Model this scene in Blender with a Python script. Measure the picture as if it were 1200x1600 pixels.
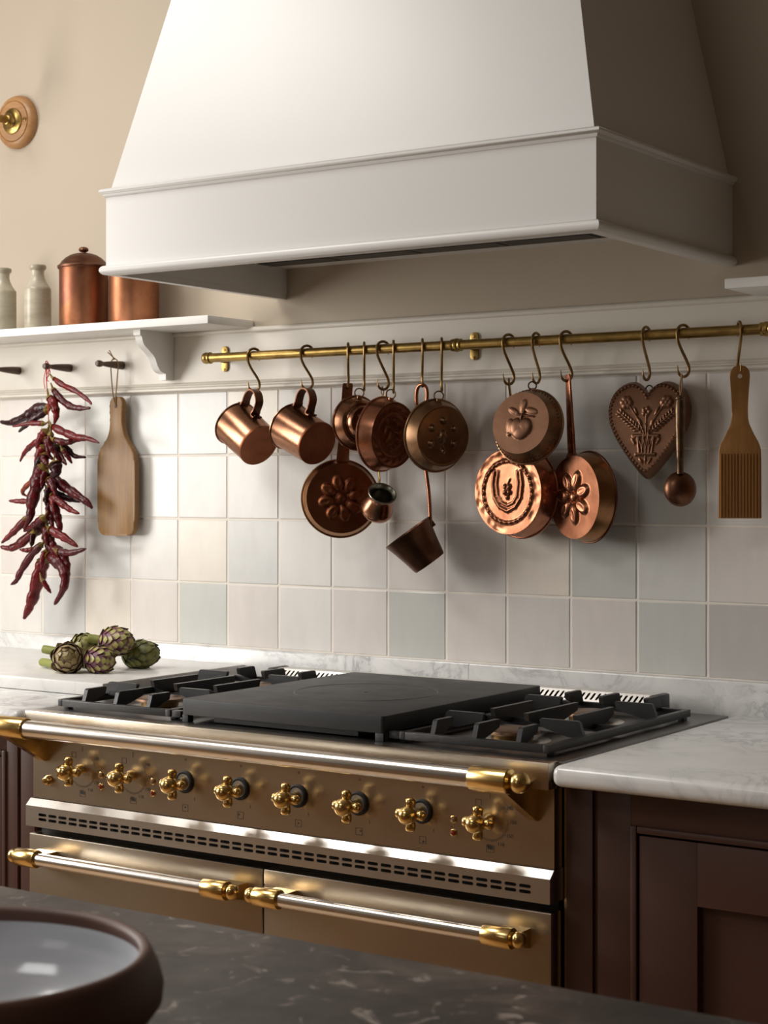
import bpy, bmesh, math, random
import numpy as np
from mathutils import Matrix, Vector
PI = math.pi
for o in list(bpy.data.objects): bpy.data.objects.remove(o)
scene = bpy.context.scene
COL = scene.collection

# ------------------------------------------------------------------ camera
cam_d = bpy.data.cameras.new('camera'); cam = bpy.data.objects.new('camera', cam_d); COL.objects.link(cam)
cam.location = (2.634, -2.7563, 1.302)
cam.rotation_euler = (PI/2, 0, math.radians(34.049))
cam_d.sensor_fit = 'AUTO'; cam_d.sensor_width = 36.0
cam_d.lens = 2738.86*36/1600
cam_d.shift_y = -43.0/1600
cam_d.clip_start = 0.05
cam_d.dof.use_dof = True; cam_d.dof.focus_distance = 2.80; cam_d.dof.aperture_fstop = 14.0
scene.camera = cam

# ------------------------------------------------------------------ world, daylight, exposure
w = bpy.data.worlds.new('world'); scene.world = w; w.use_nodes = True
w.node_tree.nodes['Background'].inputs[0].default_value = (1.0, 0.95, 0.87, 1)
w.node_tree.nodes['Background'].inputs[1].default_value = 0.45
def area(name, loc, rot, sx, sy, power, col):
    d = bpy.data.lights.new(name, 'AREA'); d.shape = 'RECTANGLE'; d.size = sx; d.size_y = sy
    d.energy = power; d.color = col
    o = bpy.data.objects.new(name, d); COL.objects.link(o); o.location = loc; o.rotation_euler = rot
    return o
# daylight entering the tall window of the left wall, and a dim light added behind the viewer
area('window_daylight', (-1.06, -1.50, 1.66), (0, -PI/2, 0), 1.15, 1.05, 47, (1.0, 0.965, 0.915))
area('rooflight_daylight', (-0.3, -1.5, 3.07), (0, 0, 0), 1.0, 0.9, 34, (1.0, 0.97, 0.93))
area('rear_rooflight_daylight', (0.75, -3.1, 3.07), (0, 0, 0), 0.9, 0.7, 16, (1.0, 0.98, 0.95))
area('rear_reflection_light', (0.6, -4.83, 1.9), (PI/2, 0, 0), 1.0, 1.2, 3, (1.0, 0.95, 0.88))  # added unseen light, gives the metal and bowl something to reflect
scene.view_settings.view_transform = 'Standard'; scene.view_settings.look = 'None'
scene.view_settings.gamma = 1.0; scene.view_settings.use_curve_mapping = False
scene.view_settings.exposure = 0.0

# ------------------------------------------------------------------ mesh helpers
class MB:
    def __init__(s): s.v = []; s.f = []
    def add(s, vs, fs, M=None):
        n = len(s.v)
        s.v += [tuple(M @ Vector(p)) for p in vs] if M is not None else [tuple(p) for p in vs]
        s.f += [tuple(i+n for i in f) for f in fs]
        return s
    def box(s, x0, x1, y0, y1, z0, z1, M=None, b=0.0):
        if b <= 0:
            vs = [(x, y, z) for x in (x0, x1) for y in (y0, y1) for z in (z0, z1)]
            fs = [(0,1,3,2), (4,6,7,5), (0,4,5,1), (2,3,7,6), (0,2,6,4), (1,5,7,3)]
            return s.add(vs, fs, M)
        bm = bmesh.new(); bmesh.ops.create_cube(bm, size=1)
        for q in bm.verts: q.co = Vector(((x0+x1)/2+q.co.x*(x1-x0), (y0+y1)/2+q.co.y*(y1-y0), (z0+z1)/2+q.co.z*(z1-z0)))
        bmesh.ops.bevel(bm, geom=list(bm.edges), offset=b, segments=2, profile=0.6, affect='EDGES', clamp_overlap=True)
        return s.bm(bm, M)
    def bm(s, bm, M=None):
        bm.verts.index_update()
        vs = [q.co.copy() for q in bm.verts]; fs = [tuple(q.index for q in f.verts) for f in bm.faces]
        bm.free(); return s.add(vs, fs, M)
    def lathe(s, prof, seg=32, M=None, sx=1.0, sy=1.0):
        """prof: (radius, z) pairs, revolved about local z; radius 0 makes a pole"""
        vs = []; fs = []; rings = []
        for r, z in prof:
            if r < 1e-7: rings.append([len(vs)]); vs.append((0, 0, z))
            else:
                rings.append(list(range(len(vs), len(vs)+seg)))
                vs += [(sx*r*math.cos(2*PI*k/seg), sy*r*math.sin(2*PI*k/seg), z) for k in range(seg)]
        for a, b in zip(rings, rings[1:]):
            for k in range(seg):
                k2 = (k+1) % seg
                if len(a) == 1 and len(b) == 1: continue
                if len(a) == 1: fs.append((a[0], b[k2], b[k]))
                elif len(b) == 1: fs.append((a[k], a[k2], b[0]))
                else: fs.append((a[k], a[k2], b[k2], b[k]))
        return s.add(vs, fs, M)
    def tube(s, pts, rad, seg=10, caps=True, M=None, flat=1.0):
        pts = [Vector(q) for q in pts]; n = len(pts)
        rr = rad if isinstance(rad, (list, tuple)) else [rad]*n
        vs = []; fs = []; up = None
        for i in range(n):
            t = (pts[min(i+1, n-1)]-pts[max(i-1, 0)]).normalized()
            if up is None:
                up = Vector((0, 0, 1)) if abs(t.z) < 0.9 else Vector((0, 1, 0))
            a = (up-t*up.dot(t))
            if a.length < 1e-6: a = t.orthogonal()
            a.normalize(); bb = t.cross(a); up = a
            for k in range(seg):
                ang = 2*PI*k/seg
                vs.append(pts[i]+a*(rr[i]*math.cos(ang))+bb*(rr[i]*flat*math.sin(ang)))
        for i in range(n-1):
            for k in range(seg):
                k2 = (k+1) % seg
                fs.append((i*seg+k, i*seg+k2, (i+1)*seg+k2, (i+1)*seg+k))
        if caps:
            fs.append(tuple(reversed(range(seg)))); fs.append(tuple((n-1)*seg+k for k in range(seg)))
        return s.add(vs, fs, M)
    def prism(s, outline, d0, d1, M=None, b=0.0):
        """outline in local (x, y), extruded along local z from d0 to d1"""
        bm = bmesh.new()
        f = bm.faces.new([bm.verts.new((x, y, d0)) for x, y in outline])
        r = bmesh.ops.extrude_face_region(bm, geom=[f])
        for q in r['geom']:
            if isinstance(q, bmesh.types.BMVert): q.co.z = d1
        if b > 0:
            ed = [e for e in bm.edges if abs(e.verts[0].co.z-e.verts[1].co.z) < 1e-9]
            bmesh.ops.bevel(bm, geom=ed, offset=b, segments=2, profile=0.6, affect='EDGES', clamp_overlap=True)
        bmesh.ops.recalc_face_normals(bm, faces=bm.faces)
        return s.bm(bm, M)
    def sphere(s, c, r, seg=16, rings=10, M=None, sc=(1,1,1)):
        prof = [(r*math.sin(PI*k/rings), -r*math.cos(PI*k/rings)) for k in range(rings+1)]
        prof[0] = (0, -r); prof[-1] = (0, r)
        T = Matrix.Translation(c) @ Matrix.Diagonal((*sc, 1))
        return s.lathe(prof, seg, (M @ T) if M is not None else T)
    def cyl(s, a, b, r, seg=16, r2=None):
        return s.tube([a, b], [r, r if r2 is None else r2], seg)
    def extrude_x(s, prof, x0, x1):
        """closed profile of (y, z) pulled along x"""
        n = len(prof)
        vs = [(x0, y, z) for y, z in prof]+[(x1, y, z) for y, z in prof]
        fs = [(i, (i+1) % n, n+(i+1) % n, n+i) for i in range(n)]+[tuple(reversed(range(n))), tuple(range(n, 2*n))]
        return s.add(vs, fs)
    def mesh(s, name, sharp=38):
        me = bpy.data.meshes.new(name); me.from_pydata(s.v, [], s.f)
        bm = bmesh.new(); bm.from_mesh(me)
        bmesh.ops.recalc_face_normals(bm, faces=bm.faces)
        lim = math.radians(sharp)
        for f in bm.faces: f.smooth = True
        for e in bm.edges:
            if len(e.link_faces) == 2 and e.calc_face_angle(0) > lim: e.smooth = False
        bm.to_mesh(me); bm.free(); me.update()
        return me
    def build(s, name, m, parent=None, sharp=38):
        if parent is None:
            a = np.array(s.v); c = ((a[:,0].min()+a[:,0].max())/2, (a[:,1].min()+a[:,1].max())/2, a[:,2].min())
            s.v = [(p[0]-c[0], p[1]-c[1], p[2]-c[2]) for p in s.v]
        me = s.mesh(name, sharp); me.materials.append(m)
        o = bpy.data.objects.new(name, me); COL.objects.link(o)
        if parent is None: o.location = c
        else: attach(o, parent)
        return o
def attach(o, parent):
    o.parent = parent
    if parent.parent is None: o.matrix_parent_inverse = Matrix.Translation(parent.location).inverted()
    else: o.matrix_parent_inverse = Matrix.Identity(4)
def thing(name, label, cat, loc, group=None):
    o = bpy.data.objects.new(name, None); COL.objects.link(o); o.location = loc; o.empty_display_size = 0.05
    return tag(o, label, cat, group)
def tag(o, label, cat, group=None):
    o['label'] = label; o['category'] = cat
    if group: o['group'] = group
    return o
def struct(o): o['kind'] = 'structure'; return o
def frame(origin, zaxis, up=(0,0,1)):
    z = Vector(zaxis).normalized(); y = Vector(up)-z*Vector(up).dot(z); y.normalize(); x = y.cross(z)
    M = Matrix((x, y, z)).transposed().to_4x4(); M.translation = Vector(origin); return M
def crom(pts, n=6):
    P = [Vector(p) for p in pts]; out = []
    for i in range(len(P)-1):
        a = P[max(i-1, 0)]; b = P[i]; c = P[i+1]; d = P[min(i+2, len(P)-1)]
        for k in range(n):
            t = k/n
            out.append(0.5*((2*b)+(c-a)*t+(2*a-5*b+4*c-d)*t*t+(3*b-a-3*c+d)*t**3))
    out.append(P[-1]); return out
def rrect(x0, x1, y0, y1, r, n=6):
    o = []
    for cx, cy, a0 in ((x1-r, y1-r, 0), (x0+r, y1-r, 90), (x0+r, y0+r, 180), (x1-r, y0+r, 270)):
        for k in range(n+1):
            a = math.radians(a0+90*k/n); o.append((cx+r*math.cos(a), cy+r*math.sin(a)))
    return o
def arc(cx, cy, r, a0, a1, n):
    return [(cx+r*math.cos(math.radians(a0+(a1-a0)*k/n)), cy+r*math.sin(math.radians(a0+(a1-a0)*k/n))) for k in range(n+1)]
def slot_plate(mb, x0, x1, z0, z1, nx, nz, w, h, margin, M, depth=0.002, slant=0.0):
    """flat plate in local xz with nx*nz real round-ended slots cut through it"""
    cx0, cx1 = x0+margin[0], x1-margin[0]; cz0, cz1 = z0+margin[1], z1-margin[1]
    px = (cx1-cx0)/nx; pz = (cz1-cz0)/nz; N = 16
    def q(x, z, y=0): return (x, y, z)
    for (a, b, c, d) in ((x0, x1, z0, cz0), (x0, x1, cz1, z1), (x0, cx0, cz0, cz1), (cx1, x1, cz0, cz1)):
        if b-a > 1e-6 and d-c > 1e-6: mb.add([q(a, c), q(b, c), q(b, d), q(a, d)], [(0,1,2,3)], M)
    for i in range(nx):
        for j in range(nz):
            mx = cx0+(i+0.5)*px; mz = cz0+(j+0.5)*pz; outer = []; inner = []
            for k in range(N):
                a = 2*PI*(k+0.5)/N; ca, sa = math.cos(a), math.sin(a)
                m = max(abs(ca), abs(sa)); outer.append([ca/m*px/2, sa/m*pz/2])
                if w > h: inner.append((math.copysign(w/2-h/2, ca)+ca*h/2, sa*h/2))
                else: inner.append((ca*w/2, math.copysign(h/2-w/2, sa)+sa*w/2))
            cs = [min(range(N), key=lambda k: (outer[k][0]-sx*px/2)**2+(outer[k][1]-sz*pz/2)**2) for sx, sz in ((1,1),(-1,1),(-1,-1),(1,-1))]
            for k, (sx, sz) in zip(cs, ((1,1),(-1,1),(-1,-1),(1,-1))): outer[k] = [sx*px/2, sz*pz/2]
            vs = [q(mx+x, mz+z) for x, z in outer]+[q(mx+x+slant*z, mz+z) for x, z in inner]+[q(mx+x+slant*z, mz+z, depth) for x, z in inner]
            fs = [(k, (k+1) % N, N+(k+1) % N, N+k) for k in range(N)]+[(N+k, N+(k+1) % N, 2*N+(k+1) % N, 2*N+k) for k in range(N)]
            mb.add(vs, fs, M)

# ------------------------------------------------------------------ materials
def mat(name, col, rough=0.5, metal=0.0, spec=0.5, coat=0.0):
    m = bpy.data.materials.new(name); m.use_nodes = True
    b = m.node_tree.nodes['Principled BSDF']
    b.inputs['Base Color'].default_value = (*col, 1); b.inputs['Roughness'].default_value = rough
    b.inputs['Metallic'].default_value = metal; b.inputs['Specular IOR Level'].default_value = spec
    b.inputs['Coat Weight'].default_value = coat; b.inputs['Coat Roughness'].default_value = 0.1
    return m
class N:
    def __init__(s, m): s.t = m.node_tree; s.b = s.t.nodes['Principled BSDF']
    def new(s, k): return s.t.nodes.new(k)
    def link(s, a, b): s.t.links.new(a, b)
    def coord(s, kind='Object', scale=(1,1,1)):
        c = s.new('ShaderNodeTexCoord'); mp = s.new('ShaderNodeMapping'); mp.inputs['Scale'].default_value = scale
        s.link(c.outputs[kind], mp.inputs['Vector']); return mp.outputs[0]
    def noise(s, vec, scale, detail=4, rough=0.55, dist=0.0):
        n = s.new('ShaderNodeTexNoise'); n.inputs['Scale'].default_value = scale; n.inputs['Detail'].default_value = detail
        n.inputs['Roughness'].default_value = rough; n.inputs['Distortion'].default_value = dist
        s.link(vec, n.inputs['Vector']); return n.outputs['Fac']
    def ramp(s, fac, stops):
        r = s.new('ShaderNodeValToRGB'); e = r.color_ramp.elements
        while len(e) < len(stops): e.new(0.5)
        for q, (p, c) in zip(e, stops): q.position = p; q.color = (*c, 1) if len(c) == 3 else c
        s.link(fac, r.inputs[0]); return r.outputs[0]
    def mix(s, fac, a, b, mode='MIX'):
        x = s.new('ShaderNodeMix'); x.data_type = 'RGBA'; x.blend_type = mode
        for v, i in ((fac, 0), (a, 6), (b, 7)):
            if hasattr(v, 'is_output'): s.link(v, x.inputs[i])
            else: x.inputs[i].default_value = v if i == 0 else (*v, 1)
        return x.outputs[2]
    def mapr(s, fac, a, b, lo=0.0, hi=1.0):
        x = s.new('ShaderNodeMapRange'); x.inputs[1].default_value = lo; x.inputs[2].default_value = hi
        x.inputs[3].default_value = a; x.inputs[4].default_value = b; s.link(fac, x.inputs[0]); return x.outputs[0]
    def col(s, c): s.link(c, s.b.inputs['Base Color'])
    def rough(s, c): s.link(c, s.b.inputs['Roughness'])
    def bump(s, h, strength=0.2, dist=0.002):
        x = s.new('ShaderNodeBump'); x.inputs['Strength'].default_value = strength; x.inputs['Distance'].default_value = dist
        s.link(h, x.inputs['Height']); s.link(x.outputs[0], s.b.inputs['Normal'])

def painted(name, col, rough=0.45, var=0.04, bscale=60, bstr=0.05):
    m = mat(name, col, rough); n = N(m); v = n.coord()
    f = n.noise(v, 2.2, 3)
    n.col(n.ramp(f, [(0.3, tuple(c*(1-var) for c in col)), (0.7, tuple(min(1, c*(1+var)) for c in col))]))
    n.bump(n.noise(v, bscale, 3), bstr, 0.001); return m
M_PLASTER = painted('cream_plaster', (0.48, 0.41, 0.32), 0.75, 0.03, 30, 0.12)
M_HOOD = painted('white_hood_plaster', (0.73, 0.72, 0.70), 0.34, 0.02, 14, 0.10)
M_TRIM = painted('off_white_paint', (0.745, 0.70, 0.62), 0.4, 0.015, 90, 0.03)
M_SHELF = painted('shelf_paint', (0.84, 0.83, 0.80), 0.38, 0.015, 90, 0.03)
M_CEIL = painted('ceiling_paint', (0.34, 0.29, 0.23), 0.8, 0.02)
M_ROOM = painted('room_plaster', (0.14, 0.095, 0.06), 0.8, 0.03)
M_AUB = painted('aubergine_paint', (0.066, 0.028, 0.020), 0.4, 0.05, 90, 0.03)
M_GROUT = painted('grout', (0.84, 0.78, 0.70), 0.85, 0.04, 200, 0.2)

def tile_mat():
    m = mat('zellige_glaze', (0.8, 0.8, 0.8), 0.13, 0, 0.38); n = N(m)
    oi = n.new('ShaderNodeObjectInfo'); v = n.coord('Object')
    add = n.new('ShaderNodeVectorMath'); add.operation = 'ADD'
    sc = n.new('ShaderNodeVectorMath'); sc.operation = 'SCALE'; sc.inputs[0].default_value = (37, 17, 29); n.link(oi.outputs['Random'], sc.inputs['Scale'])
    n.link(v, add.inputs[0]); n.link(sc.outputs[0], add.inputs[1])
    mp = n.new('ShaderNodeMapping'); mp.inputs['Scale'].default_value = (2.2, 1, 0.7); n.link(add.outputs[0], mp.inputs[0])
    f = n.noise(mp.outputs[0], 16, 4, 0.6, 0.4)
    tint = n.ramp(f, [(0.25, (0.955, 0.95, 0.945)), (0.75, (1.03, 1.025, 1.02))])
    n.col(n.mix(1.0, oi.outputs['Color'], tint, 'MULTIPLY'))
    n.rough(n.mapr(n.noise(add.outputs[0], 30), 0.18, 0.30))
    n.bump(n.noise(add.outputs[0], 14, 2, 0.5, 0.3), 0.16, 0.003)
    return m
M_TILE = tile_mat()

def marble(name, base, vein, scale, amount, rough=0.22):
    m = mat(name, base, rough); n = N(m); v = n.coord()
    d = n.noise(v, scale, 6, 0.62, 1.6)
    sub = n.new('ShaderNodeMath'); sub.operation = 'SUBTRACT'; sub.inputs[1].default_value = 0.5; n.link(d, sub.inputs[0])
    ab = n.new('ShaderNodeMath'); ab.operation = 'ABSOLUTE'; n.link(sub.outputs[0], ab.inputs[0])
    veins = n.ramp(ab.outputs[0], [(0.0, (1,1,1)), (0.035, (0.35,)*3), (0.11, (0,0,0))])
    cloud = n.ramp(n.noise(v, scale*0.55, 4, 0.6, 0.8), [(0.35, (0,0,0)), (0.75, (1,1,1))])
    f = n.mix(1.0, veins, cloud, 'MULTIPLY')
    g = n.mapr(f, 0.0, amount)
    c1 = n.mix(g, base, vein)
    soft = n.ramp(n.noise(v, scale*1.7, 5), [(0.3, (0.90, 0.905, 0.91)), (0.7, (1, 1, 1))])
    n.col(n.mix(1.0, c1, soft, 'MULTIPLY')); return m
M_MARBLE = marble('white_marble', (0.80, 0.795, 0.78), (0.36, 0.37, 0.38), 7.0, 1.0, 0.2)
M_SLAB = marble('slab_marble', (0.80, 0.785, 0.76), (0.45, 0.45, 0.45), 4.0, 0.6, 0.3)
def dark_stone():
    m = mat('dark_fossil_stone', (0.05, 0.04, 0.035), 0.33); n = N(m); v = n.coord()
    a = n.ramp(n.noise(v, 5, 6, 0.65, 0.8), [(0.34, (0.008, 0.0065, 0.0055)), (0.52, (0.030, 0.023, 0.019)), (0.68, (0.11, 0.088, 0.07))])
    fl = n.ramp(n.noise(v, 34, 3, 0.6, 1.2), [(0.60, (0,0,0)), (0.70, (1,1,1))])
    n.col(n.mix(n.mapr(fl, 0, 0.75), a, (0.34, 0.29, 0.25)))
    n.rough(n.mapr(n.noise(v, 25), 0.3, 0.55)); n.bump(n.noise(v, 60), 0.15, 0.001); return m
M_STONE = dark_stone()

def brushed(name, col, rough, sc):
    m = mat(name, col, rough, 1.0); n = N(m); v = n.coord('Object', sc)
    f = n.noise(v, 40, 3, 0.7)
    n.rough(n.mapr(f, rough*0.92, rough*1.1)); n.bump(f, 0.012, 0.0003); 
    g = n.noise(n.coord(), 9, 4)
    n.col(n.ramp(g, [(0.3, tuple(c*0.92 for c in col)), (0.7, col)])); return m
M_STEEL = brushed('brushed_steel', (0.66, 0.585, 0.48), 0.26, (30, 30, 0.6))
M_STEELH = brushed('polished_steel_tube', (0.80, 0.77, 0.73), 0.20, (0.6, 30, 30))
M_STEELV = brushed('vent_steel', (0.72, 0.69, 0.65), 0.30, (30, 30, 0.8))
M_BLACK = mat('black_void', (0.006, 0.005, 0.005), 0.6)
M_DARKSIDE = mat('dark_enamel_side', (0.018, 0.014, 0.011), 0.4)
M_HOB = brushed('dark_hob_steel', (0.20, 0.19, 0.185), 0.35, (1, 30, 30))
def iron(name, col, rough, bs):
    m = mat(name, col, rough, 0.0, 0.5); n = N(m); v = n.coord()
    n.bump(n.noise(v, bs, 5, 0.7), 0.35, 0.0012); n.rough(n.mapr(n.noise(v, 20), rough*0.8, rough*1.25)); return m
M_IRON = iron('black_cast_iron', (0.016, 0.016, 0.017), 0.36, 300)
M_PLATE = iron('matt_cast_iron_plate', (0.022, 0.023, 0.025), 0.5, 500)
def brass(name, lo, hi, rough):
    m = mat(name, hi, rough, 1.0); n = N(m); v = n.coord()
    n.col(n.ramp(n.noise(v, 35, 5, 0.6), [(0.3, lo), (0.65, hi)])); n.rough(n.mapr(n.noise(v, 70), rough*0.8, rough*1.3)); return m
M_BRASS = brass('polished_brass', (0.66, 0.45, 0.165), (0.78, 0.55, 0.23), 0.22)
M_BRASSR = brass('aged_brass_rail', (0.24, 0.155, 0.05), (0.42, 0.28, 0.09), 0.32)
M_BRASSH = brass('dull_brass_hook', (0.19, 0.115, 0.045), (0.32, 0.20, 0.08), 0.36)
def copper(name, dark, lite, rough, scale=14, bump=0.05, patina=None):
    m = mat(name, lite, rough, 1.0); n = N(m); v = n.coord()
    c = n.ramp(n.noise(v, scale, 5, 0.62, 0.6), [(0.30, dark), (0.68, lite)])
    if patina: c = n.mix(n.mapr(n.ramp(n.noise(v, scale*0.6, 4, 0.6, 1.0), [(0.55, (0,0,0)), (0.72, (1,1,1))]), 0, 0.7), c, patina)
    n.col(c); n.rough(n.mapr(n.noise(v, scale*3), rough*0.75, rough*1.35)); n.bump(n.noise(v, 55, 2), bump, 0.0015); return m
M_CU_MUG = copper('brown_copper_mug', (0.27, 0.125, 0.07), (0.42, 0.21, 0.125), 0.25)
M_CU_BASE = copper('red_brown_copper', (0.17, 0.055, 0.026), (0.29, 0.105, 0.05), 0.42)
M_CU_DARK = copper('dark_copper', (0.10, 0.045, 0.026), (0.20, 0.095, 0.056), 0.36)
M_CU_RED = copper('red_copper', (0.32, 0.125, 0.07), (0.50, 0.225, 0.135), 0.27)
M_CU_BRIGHT = copper('bright_pink_copper', (0.25, 0.09, 0.045), (0.47, 0.20, 0.11), 0.31, 16, 0.14, (0.16, 0.062, 0.03))
M_CU_GOLD = copper('golden_copper', (0.25, 0.115, 0.05), (0.44, 0.225, 0.105), 0.3, 14, 0.05)
M_CU_OLIVE = copper('olive_aged_copper', (0.19, 0.10, 0.05), (0.31, 0.18, 0.10), 0.34, 14, 0.05, (0.19, 0.135, 0.065))
M_CU_MATT = copper('matt_brown_copper', (0.20, 0.10, 0.06), (0.29, 0.155, 0.095), 0.42)
M_CU_CAN = copper('canister_copper', (0.20, 0.075, 0.035), (0.36, 0.155, 0.08), 0.42, 11, 0.04, (0.19, 0.06, 0.06))
M_CU_LID = copper('lid_copper', (0.13, 0.055, 0.035), (0.22, 0.105, 0.065), 0.42)
M_BRONZE = copper('aged_bronze_handle', (0.09, 0.055, 0.032), (0.20, 0.13, 0.08), 0.36, 60, 0.3)
M_TIN = copper('tinned_inside', (0.22, 0.22, 0.18), (0.45, 0.45, 0.38), 0.3)
M_CAP = copper('bronze_burner_cap', (0.15, 0.09, 0.055), (0.30, 0.19, 0.12), 0.42)

def wood(name, a, b, scale=(14, 14, 1.2), rough=0.45, ring=6.0):
    m = mat(name, a, rough); n = N(m); v = n.coord('Object', scale)
    f = n.noise(v, ring, 6, 0.6, 0.8); g = n.noise(v, ring*7, 3, 0.6)
    c = n.ramp(f, [(0.28, a), (0.72, b)])
    n.col(n.mix(n.mapr(g, 0.0, 0.35), c, tuple(x*0.6 for x in a))); n.bump(g, 0.12, 0.0006); return m
M_OAK = wood('oak_board', (0.20, 0.092, 0.020), (0.33, 0.172, 0.043))
M_PADDLE = wood('warm_beech_paddle', (0.36, 0.165, 0.05), (0.50, 0.255, 0.085), (18, 18, 1.2), 0.4)
M_ROSE = wood('oak_sconce_disc', (0.36, 0.17, 0.06), (0.50, 0.27, 0.11), (1.4, 10, 14), 0.4)
M_PEG = wood('dark_turned_wood', (0.045, 0.019, 0.010), (0.115, 0.054, 0.026), (1, 14, 14), 0.4)
M_FLOOR = wood('oak_floor', (0.40, 0.24, 0.12), (0.52, 0.34, 0.18), (1.2, 9, 9), 0.45)
M_ISLAND = wood('oak_island_body', (0.30, 0.19, 0.10), (0.40, 0.26, 0.145), (9, 9, 0.8), 0.5)
M_CORD = mat('jute_cord', (0.32, 0.20, 0.10), 0.85)
M_REDSTR = mat('red_thread', (0.55, 0.03, 0.03), 0.7)
def glaze():
    m = mat('stoneware_glaze', (0.5, 0.46, 0.36), 0.32); n = N(m); v = n.coord('Object', (1, 1, 4))
    n.col(n.ramp(n.noise(v, 12, 5), [(0.3, (0.36, 0.32, 0.235)), (0.7, (0.56, 0.52, 0.41))])); n.bump(n.noise(n.coord('Object', (1,1,12)), 12, 2), 0.08, 0.001); return m
M_STONEWARE = glaze()
def terracotta():
    m = mat('brown_clay', (0.10, 0.045, 0.03), 0.55); n = N(m); v = n.coord('Object', (1, 1, 5))
    n.col(n.ramp(n.noise(v, 10, 5), [(0.3, (0.085, 0.036, 0.025)), (0.7, (0.15, 0.07, 0.048))])); n.bump(n.noise(v, 30, 2), 0.1, 0.001); return m
M_CLAY = terracotta()
def bowlglaze():
    m = mat('pale_blue_grey_glaze', (0.5, 0.52, 0.55), 0.12); n = N(m); v = n.coord('Object', (1, 1, 6))
    n.col(n.ramp(n.noise(v, 9, 4), [(0.3, (0.56, 0.59, 0.64)), (0.7, (0.70, 0.72, 0.76))])); n.bump(n.noise(v, 14, 2), 0.12, 0.002); return m
M_BOWLIN = bowlglaze()
def chilli(name, a, b):
    m = mat(name, a, 0.3, 0, 0.28); n = N(m); v = n.coord()
    n.col(n.ramp(n.noise(v, 60, 4), [(0.3, a), (0.75, b)])); n.rough(n.mapr(n.noise(v, 90), 0.16, 0.34)); n.bump(n.noise(v, 110, 3, 0.6, 0.5), 0.5, 0.003); return m
M_CH = [chilli('chilli_red', (0.075, 0.004, 0.005), (0.20, 0.010, 0.010)), chilli('chilli_deep_red', (0.040, 0.003, 0.005), (0.115, 0.006, 0.008)),
        chilli('chilli_black', (0.012, 0.003, 0.004), (0.05, 0.005, 0.007)), chilli('chilli_rust', (0.16, 0.025, 0.012), (0.28, 0.05, 0.022))]
M_STEM = chilli('chilli_stem', (0.14, 0.085, 0.015), (0.25, 0.17, 0.04))
def bractmat(name, base, tip, lo=0.25, hi=0.62):
    m = mat(name, base, 0.45); n = N(m)
    c = n.new('ShaderNodeTexCoord'); sp = n.new('ShaderNodeSeparateXYZ'); n.link(c.outputs['Generated'], sp.inputs[0])
    nn = n.noise(n.coord('Object'), 160, 3)
    x1 = n.new('ShaderNodeMath'); x1.operation = 'SUBTRACT'; x1.inputs[1].default_value = 0.5; n.link(sp.outputs[0], x1.inputs[0])
    x2 = n.new('ShaderNodeMath'); x2.operation = 'ABSOLUTE'; n.link(x1.outputs[0], x2.inputs[0])
    x3 = n.new('ShaderNodeMath'); x3.operation = 'MULTIPLY_ADD'; x3.inputs[1].default_value = -0.95; n.link(x2.outputs[0], x3.inputs[0]); n.link(sp.outputs[1], x3.inputs[2])
    ad = n.new('ShaderNodeMath'); ad.operation = 'ADD'; n.link(x3.outputs[0], ad.inputs[0])
    n.link(n.mapr(nn, -0.2, 0.2), ad.inputs[1])
    n.col(n.ramp(ad.outputs[0], [(lo, base), (hi, tip), (0.93, tuple(x*0.75 for x in tip))])); return m
M_ART_P = bractmat('purple_bract', (0.16, 0.055, 0.085), (0.40, 0.36, 0.11), 0.30, 0.60)
M_ART_B = bractmat('brownish_bract', (0.17, 0.085, 0.085), (0.36, 0.28, 0.115), 0.2, 0.6)
M_ART_G = bractmat('green_bract', (0.07, 0.075, 0.018), (0.20, 0.20, 0.05), 0.2, 0.6)
M_ART_L = bractmat('light_green_bract', (0.16, 0.13, 0.055), (0.36, 0.34, 0.12), 0.2, 0.6)
M_ART_S = mat('artichoke_stem_green', (0.24, 0.26, 0.055), 0.5)
M_RED = mat('red_lamp_glass', (0.30, 0.02, 0.01), 0.15, 0, 0.6, 0.5)
M_AMBER = mat('clear_lamp_glass', (0.35, 0.20, 0.11), 0.15, 0, 0.6, 0.5)
M_PRINT = mat('printed_dial_marks', (0.05, 0.04, 0.03), 0.6)
M_GREY = mat('grey_bezel', (0.25, 0.25, 0.26), 0.35, 0.6)
M_SLOT = mat('extractor_dark_mesh', (0.05, 0.045, 0.04), 0.5, 0.3)
M_GLASS = mat('window_glass', (1, 1, 1), 0.0)
M_GLASS.node_tree.nodes['Principled BSDF'].inputs['Transmission Weight'].default_value = 1.0

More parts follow.
